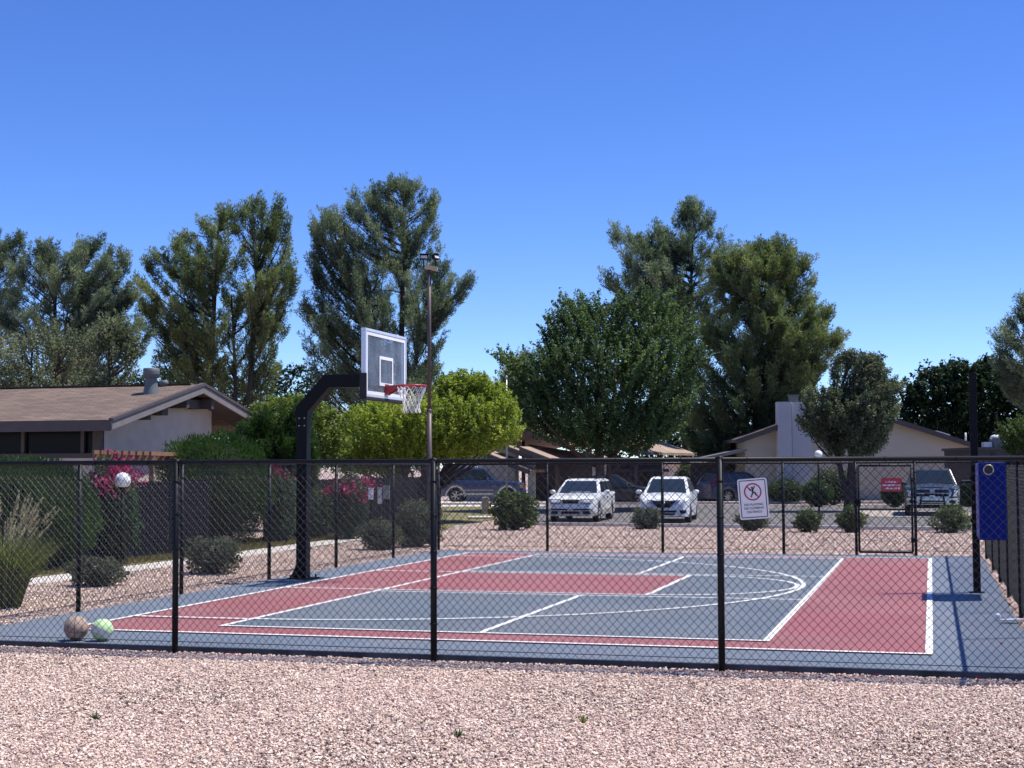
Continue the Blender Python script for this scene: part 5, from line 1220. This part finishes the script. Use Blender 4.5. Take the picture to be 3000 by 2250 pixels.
def fpanel(root, nm, mt, fx, pts, d=.02):
    """panel laid on the nose: outline pts (y, z), filled by columns that follow the curved surface"""
    ys = [p[0] for p in pts]; y0, y1 = min(ys), max(ys); nc = max(3, int((y1-y0)/.05)); cols = []
    for i in range(nc+1):
        y = y0+(y1-y0)*(.002+.996*i/nc); zs = []
        for k in range(len(pts)):
            a, b = pts[k], pts[k-1]
            if (a[0] > y) != (b[0] > y): zs.append(a[1]+(y-a[0])/(b[0]-a[0])*(b[1]-a[1]))
        lo, hi = (min(zs), max(zs)) if zs else (0, 0); cols.append([(fx(y, lo+(hi-lo)*j/4), y, lo+(hi-lo)*j/4) for j in range(5)])
    m = MB(); n = nc+1
    out = [(x+d, y, z) for c in cols for x, y, z in c]; inn = [(x-.03, y, z) for c in cols for x, y, z in c]
    F_ = [(5*i+j, 5*i+5+j, 5*i+6+j, 5*i+1+j) for i in range(nc) for j in range(4)]
    ring = [5*i for i in range(n)]+[5*nc+j for j in range(1, 5)]+[5*i+4 for i in range(nc-1, -1, -1)]+[j for j in range(3, 0, -1)]
    N = len(out); S_ = [(ring[k], N+ring[k], N+ring[(k+1) % len(ring)], ring[(k+1) % len(ring)]) for k in range(len(ring))]
    m.add(out+inn, F_+S_); return m.build(nm, mt, root)
def both(root, nm, mt, fx, pts, d=.02):
    fpanel(root, nm, mt, fx, pts, d); fpanel(root, nm, mt, fx, [(-y, z) for y, z in pts], d)
def place(s, Y): p = P(s, 1530, Y); return (p.x, Y, GZ-.008)

# white sedan, nose to the camera
L, Wd = 4.45, 1.70
top = [(-2.22, .86), (-2.1, 1.0), (-1.3, 1.04), (.9, .97), (1.35, .94), (1.85, .86), (2.06, .79), (2.17, .70), (2.21, .58), (2.225, .42)]
sed, body = car('sedan', 'white sedan with a V shaped dark grille facing the court', 'car', place(1962, 50.4), -PI/2-math.radians(11), L, Wd, .31, 2.6, .86, top, .93, (-1.75, -.95, .35, 1.22, 1.49, .60), 'white_car_paint', .2, spokes=7)
fx = noser(L, Wd, top)
fpanel(sed, 'grille', 'trim_black', fx, [(-.50, .74), (-.22, .50), (.22, .50), (.50, .74)], .022)
both(sed, 'grille_trim', 'chrome', fx, [(.44, .74), (.20, .50), (.27, .48), (.55, .75)], .03)
m = MB(); m.sphere((fx(0, .64)+.03, 0, .64), .055, 16, 10, (.4, 1, 1)); m.build('badge', 'chrome', sed)
both(sed, 'headlight', 'headlamp', fx, [(.46, .56), (.60, .55), (.80, .66), (.82, .84), (.70, .86), (.58, .74)], .02)
fpanel(sed, 'lower_intake', 'trim_black', fx, [(-.36, .26), (.36, .26), (.42, .41), (-.42, .41)], .02)
fpanel(sed, 'intake_bar', 'trim_silver', fx, [(-.38, .32), (.38, .32), (.38, .345), (-.38, .345)], .03)
both(sed, 'fog_recess', 'trim_black', fx, [(.50, .42), (.56, .29), (.70, .31), (.76, .42)], .02)
# white wagon turned to show its flank
L, Wd = 4.6, 1.69
top = [(-2.3, .82), (-2.2, .93), (.8, .93), (1.2, .92), (1.95, .85), (2.2, .78), (2.27, .68), (2.3, .46)]
wag, body = car('station_wagon', 'white station wagon with a roof rack, left of the white sedan', 'car', place(1708, 51.2), -PI/2-math.radians(13), L, Wd, .31, 2.62, .92, top, .92, (-2.22, -1.95, .15, .98, 1.42, .585), 'white_car_paint', .24, spokes=6, side_panes=3)
fx = noser(L, Wd, top)
fpanel(wag, 'grille_surround', 'trim_silver', fx, [(-.33, .61), (.33, .61), (.35, .76), (-.35, .76)], .012)
fpanel(wag, 'grille', 'trim_black', fx, [(-.27, .63), (.27, .63), (.30, .745), (-.30, .745)], .022)
both(wag, 'headlight', 'headlamp', fx, [(.36, .625), (.80, .64), (.83, .75), (.36, .755)], .018)
both(wag, 'headlight_surround', 'trim_black', fx, [(.345, .60), (.82, .62), (.835, .77), (.345, .77)], .010)
fpanel(wag, 'bumper', 'trim_silver', fx, [(-.83, .215), (.83, .215), (.835, .46), (-.835, .46)], .018)
fpanel(wag, 'lower_intake', 'trim_black', fx, [(-.30, .29), (.30, .29), (.30, .37), (-.30, .37)], .028)
both(wag, 'fog_lamp', 'trim_black', fx, [(.42, .28), (.68, .28), (.66, .38), (.42, .38)], .028)
both(wag, 'upper_intake', 'trim_black', fx, [(.10, .41), (.64, .41), (.64, .455), (.10, .455)], .028)
for s in (-1, 1):
    m = MB(); m.tube([(-1.75, s*.5, 1.41), (-1.7, s*.5, 1.49), (-.0, s*.5, 1.49), (.05, s*.5, 1.41)], .02, 8); m.build('roof_rail', 'trim_black', wag)
m = MB()
for x in (-1.4, -.3): m.bar((x, -.52, 1.50), (x, .52, 1.50), .05, .03)
m.build('crossbar', 'trim_black', wag)
m = MB()
for s in (-1, 1): m.box((.05, s*.835, .33), (2.0, .05, .18))
m.build('side_cladding', 'trim_silver', wag)
m = MB()
for s in (-1, 1):
    for x in (-.05, -1.0): m.box((x, s*.85, .80), (.18, .03, .04))
m.build('door_handle', 'trim_black', wag)
m = MB(); m.box((.83, .1, .975), (.1, .75, .03)); m.build('dashboard_papers', 'sign_white', wag)
# navy off-road wagon, side on, nose to the right
L, Wd = 4.5, 1.8
top = [(-2.25, 1.0), (-2.15, 1.16), (.9, 1.16), (1.0, 1.14), (1.9, 1.06), (2.15, .98), (2.22, .80), (2.25, .60)]
suv, body = car('suv', 'navy blue off road wagon with grey wheel arches parked side on', 'car', place(1412, 77), math.radians(-6), L, Wd, .37, 2.68, .82, top, 1.14, (-2.2, -2.0, .25, .85, 1.78, .66), 'navy_paint', .34, spokes=6, side_panes=3)
m = MB()
for x in (L/2-.82, L/2-.82-2.68):
    for s in (-1, 1):
        R0, R1 = .44, .53; vs = []
        for t in np.linspace(-.1, PI+.1, 17): vs += [(x+R0*math.cos(t), s*.90, .37+R0*math.sin(t)), (x+R1*math.cos(t), s*.90, .37+R1*math.sin(t)), (x+R1*math.cos(t), s*.95, .37+R1*math.sin(t)), (x+R0*math.cos(t), s*.95, .37+R0*math.sin(t))]
        m.add(vs, [(4*i+j, 4*i+(j+1) % 4, 4*i+4+(j+1) % 4, 4*i+4+j) for i in range(16) for j in range(4)])
m.build('wheel_flare', 'trim_silver', suv)
m = MB()
for s in (-1, 1): m.box((-.16, s*.90, .46), (1.72, .10, .10)); m.box((-.16, s*.912, .66), (1.72, .03, .03))
m.box((-2.20, 0, .62), (.24, 1.78, .22)); m.box((-2.1, 0, .42), (.2, 1.5, .06)); m.build('bumper', 'trim_silver', suv)
for s in (-1, 1):
    m = MB(); m.box((-2.17, s*.84, .96), (.16, .12, .26)); m.build('tail_light', 'tail_red', suv)
    m = MB(); m.box((2.14, s*.80, .84), (.16, .14, .14)); m.build('turn_signal', 'amber', suv)
    m = MB(); m.tube([(-1.8, s*.55, 1.77), (-1.75, s*.55, 1.85), (-.3, s*.55, 1.85), (-.25, s*.55, 1.77)], .022, 8); m.build('roof_rail', 'alloy', suv)
# black coupe, nose to the right
L, Wd = 4.4, 1.75
top = [(-2.2, .82), (-2.1, .94), (-1.5, .98), (.8, .92), (1.5, .84), (2.05, .72), (2.16, .58), (2.2, .42)]
bk, body = car('sedan', 'black sedan parked side on between the two white cars', 'car', place(1800, 73.5), math.radians(-10), L, Wd, .33, 2.6, .85, top, .92, (-1.8, -.95, .2, 1.15, 1.45, .58), 'black_paint', .22, spokes=5)
both(bk, 'headlight', 'headlamp', noser(L, Wd, top), [(.50, .56), (.80, .58), (.80, .70), (.60, .68)], .02)
# dark blue hatchback showing its tail, right of the sedan
L, Wd = 4.3, 1.8
top = [(-2.15, .95), (-2.1, 1.05), (.8, .98), (1.5, .92), (1.95, .80), (2.1, .62), (2.15, .45)]
hb2, body = car('hatchback', 'dark blue hatchback with a tall red tail light by the sign', 'car', place(2172, 74.5), math.radians(24), L, Wd, .34, 2.6, .85, top, .98, (-2.08, -1.75, .2, 1.1, 1.55, .60), 'blue_paint', .22, spokes=7)
for s in (-1, 1):
    m = MB(); m.slab([(-2.16, s*.62, .90), (-2.12, s*.80, .88), (-1.82, s*.70, 1.36), (-1.86, s*.60, 1.36)], (.1, s*.02, 0)); m.build('tail_light', 'tail_red', hb2)
m = MB()
for s in (-1, 1): m.box((-.2, s*.87, 1.0), (3.0, .03, .035))
m.build('window_trim', 'chrome', hb2)
# grey pickup truck, nose to the camera
L, Wd = 5.7, 2.0
top = [(-2.85, 1.22), (-2.8, 1.26), (-.8, 1.26), (-.6, 1.2), (.9, 1.24), (1.3, 1.25), (2.2, 1.22), (2.6, 1.18), (2.78, 1.12), (2.84, .92), (2.85, .60)]
trk, body = car('pickup_truck', 'slate grey pickup truck with a chrome crossbar grille and bull bar', 'truck', place(2730, 56.0), -PI/2-math.radians(15), L, Wd, .40, 3.6, .95, top, 1.24, (-.85, -.6, .45, 1.05, 1.92, .70), 'slate_paint', .42, spokes=5, crown=.06)
fx = noser(L, Wd, top)
fpanel(trk, 'grille_surround', 'chrome', fx, [(-.60, .76), (.60, .76), (.68, 1.0), (.58, 1.13), (-.58, 1.13), (-.68, 1.0)], .02)
for s in (-1, 1):
    for z0, z1 in ((.80, .91), (.955, 1.08)): fpanel(trk, 'grille_opening', 'trim_black', fx, [(s*.09, z0), (s*.57, z0), (s*.57, z1), (s*.09, z1)], .03)
m = MB(); m.slab([(2.885, y, z) for y, z in ((-.055, 1.03), (-.06, .95), (0, .87), (.06, .95), (.055, 1.03), (0, 1.06))], (.02, 0, 0)); m.build('badge', 'trim_silver', trk)
both(trk, 'headlight', 'headlamp', fx, [(.70, .80), (.92, .82), (.93, 1.04), (.74, 1.06)], .02)
fpanel(trk, 'bumper', 'chrome', fx, [(-.94, .48), (.94, .48), (.95, .74), (-.95, .74)], .05)
fpanel(trk, 'lower_valance', 'trim_black', fx, [(-.9, .34), (.9, .34), (.9, .47), (-.9, .47)], .03)
both(trk, 'fog_lamp', 'trim_black', fx, [(.58, .54), (.80, .54), (.80, .66), (.58, .66)], .06)
m = MB(); fx = 3.02
for s in (-1, 1): m.tube([(2.86, s*.42, .48), (fx, s*.42, .56), (fx, s*.38, .80), (fx-.03, s*.30, .90)], .032, 8)
m.tube([(fx-.03, -.30, .90), (fx-.03, .30, .90)], .032, 8); m.tube([(fx, -.41, .62), (fx, .41, .62)], .03, 8); m.tube([(fx, -.41, .54), (fx, .41, .54)], .02, 8); m.build('bull_bar', 'trim_black', trk)
for s in (-1, 1):
    m = MB(); m.box((.95, s*1.22, 1.36), (.12, .34, .12)); m.bar((.95, s*.9, 1.28), (.95, s*1.1, 1.34), .05, .05); m.build('tow_mirror', 'trim_black', trk)
    m = MB(); m.box((.95, s*1.22, 1.425), (.11, .32, .012)); m.build('mirror_cap', 'chrome', trk)
trk.scale = (.97, 1.0, .90)
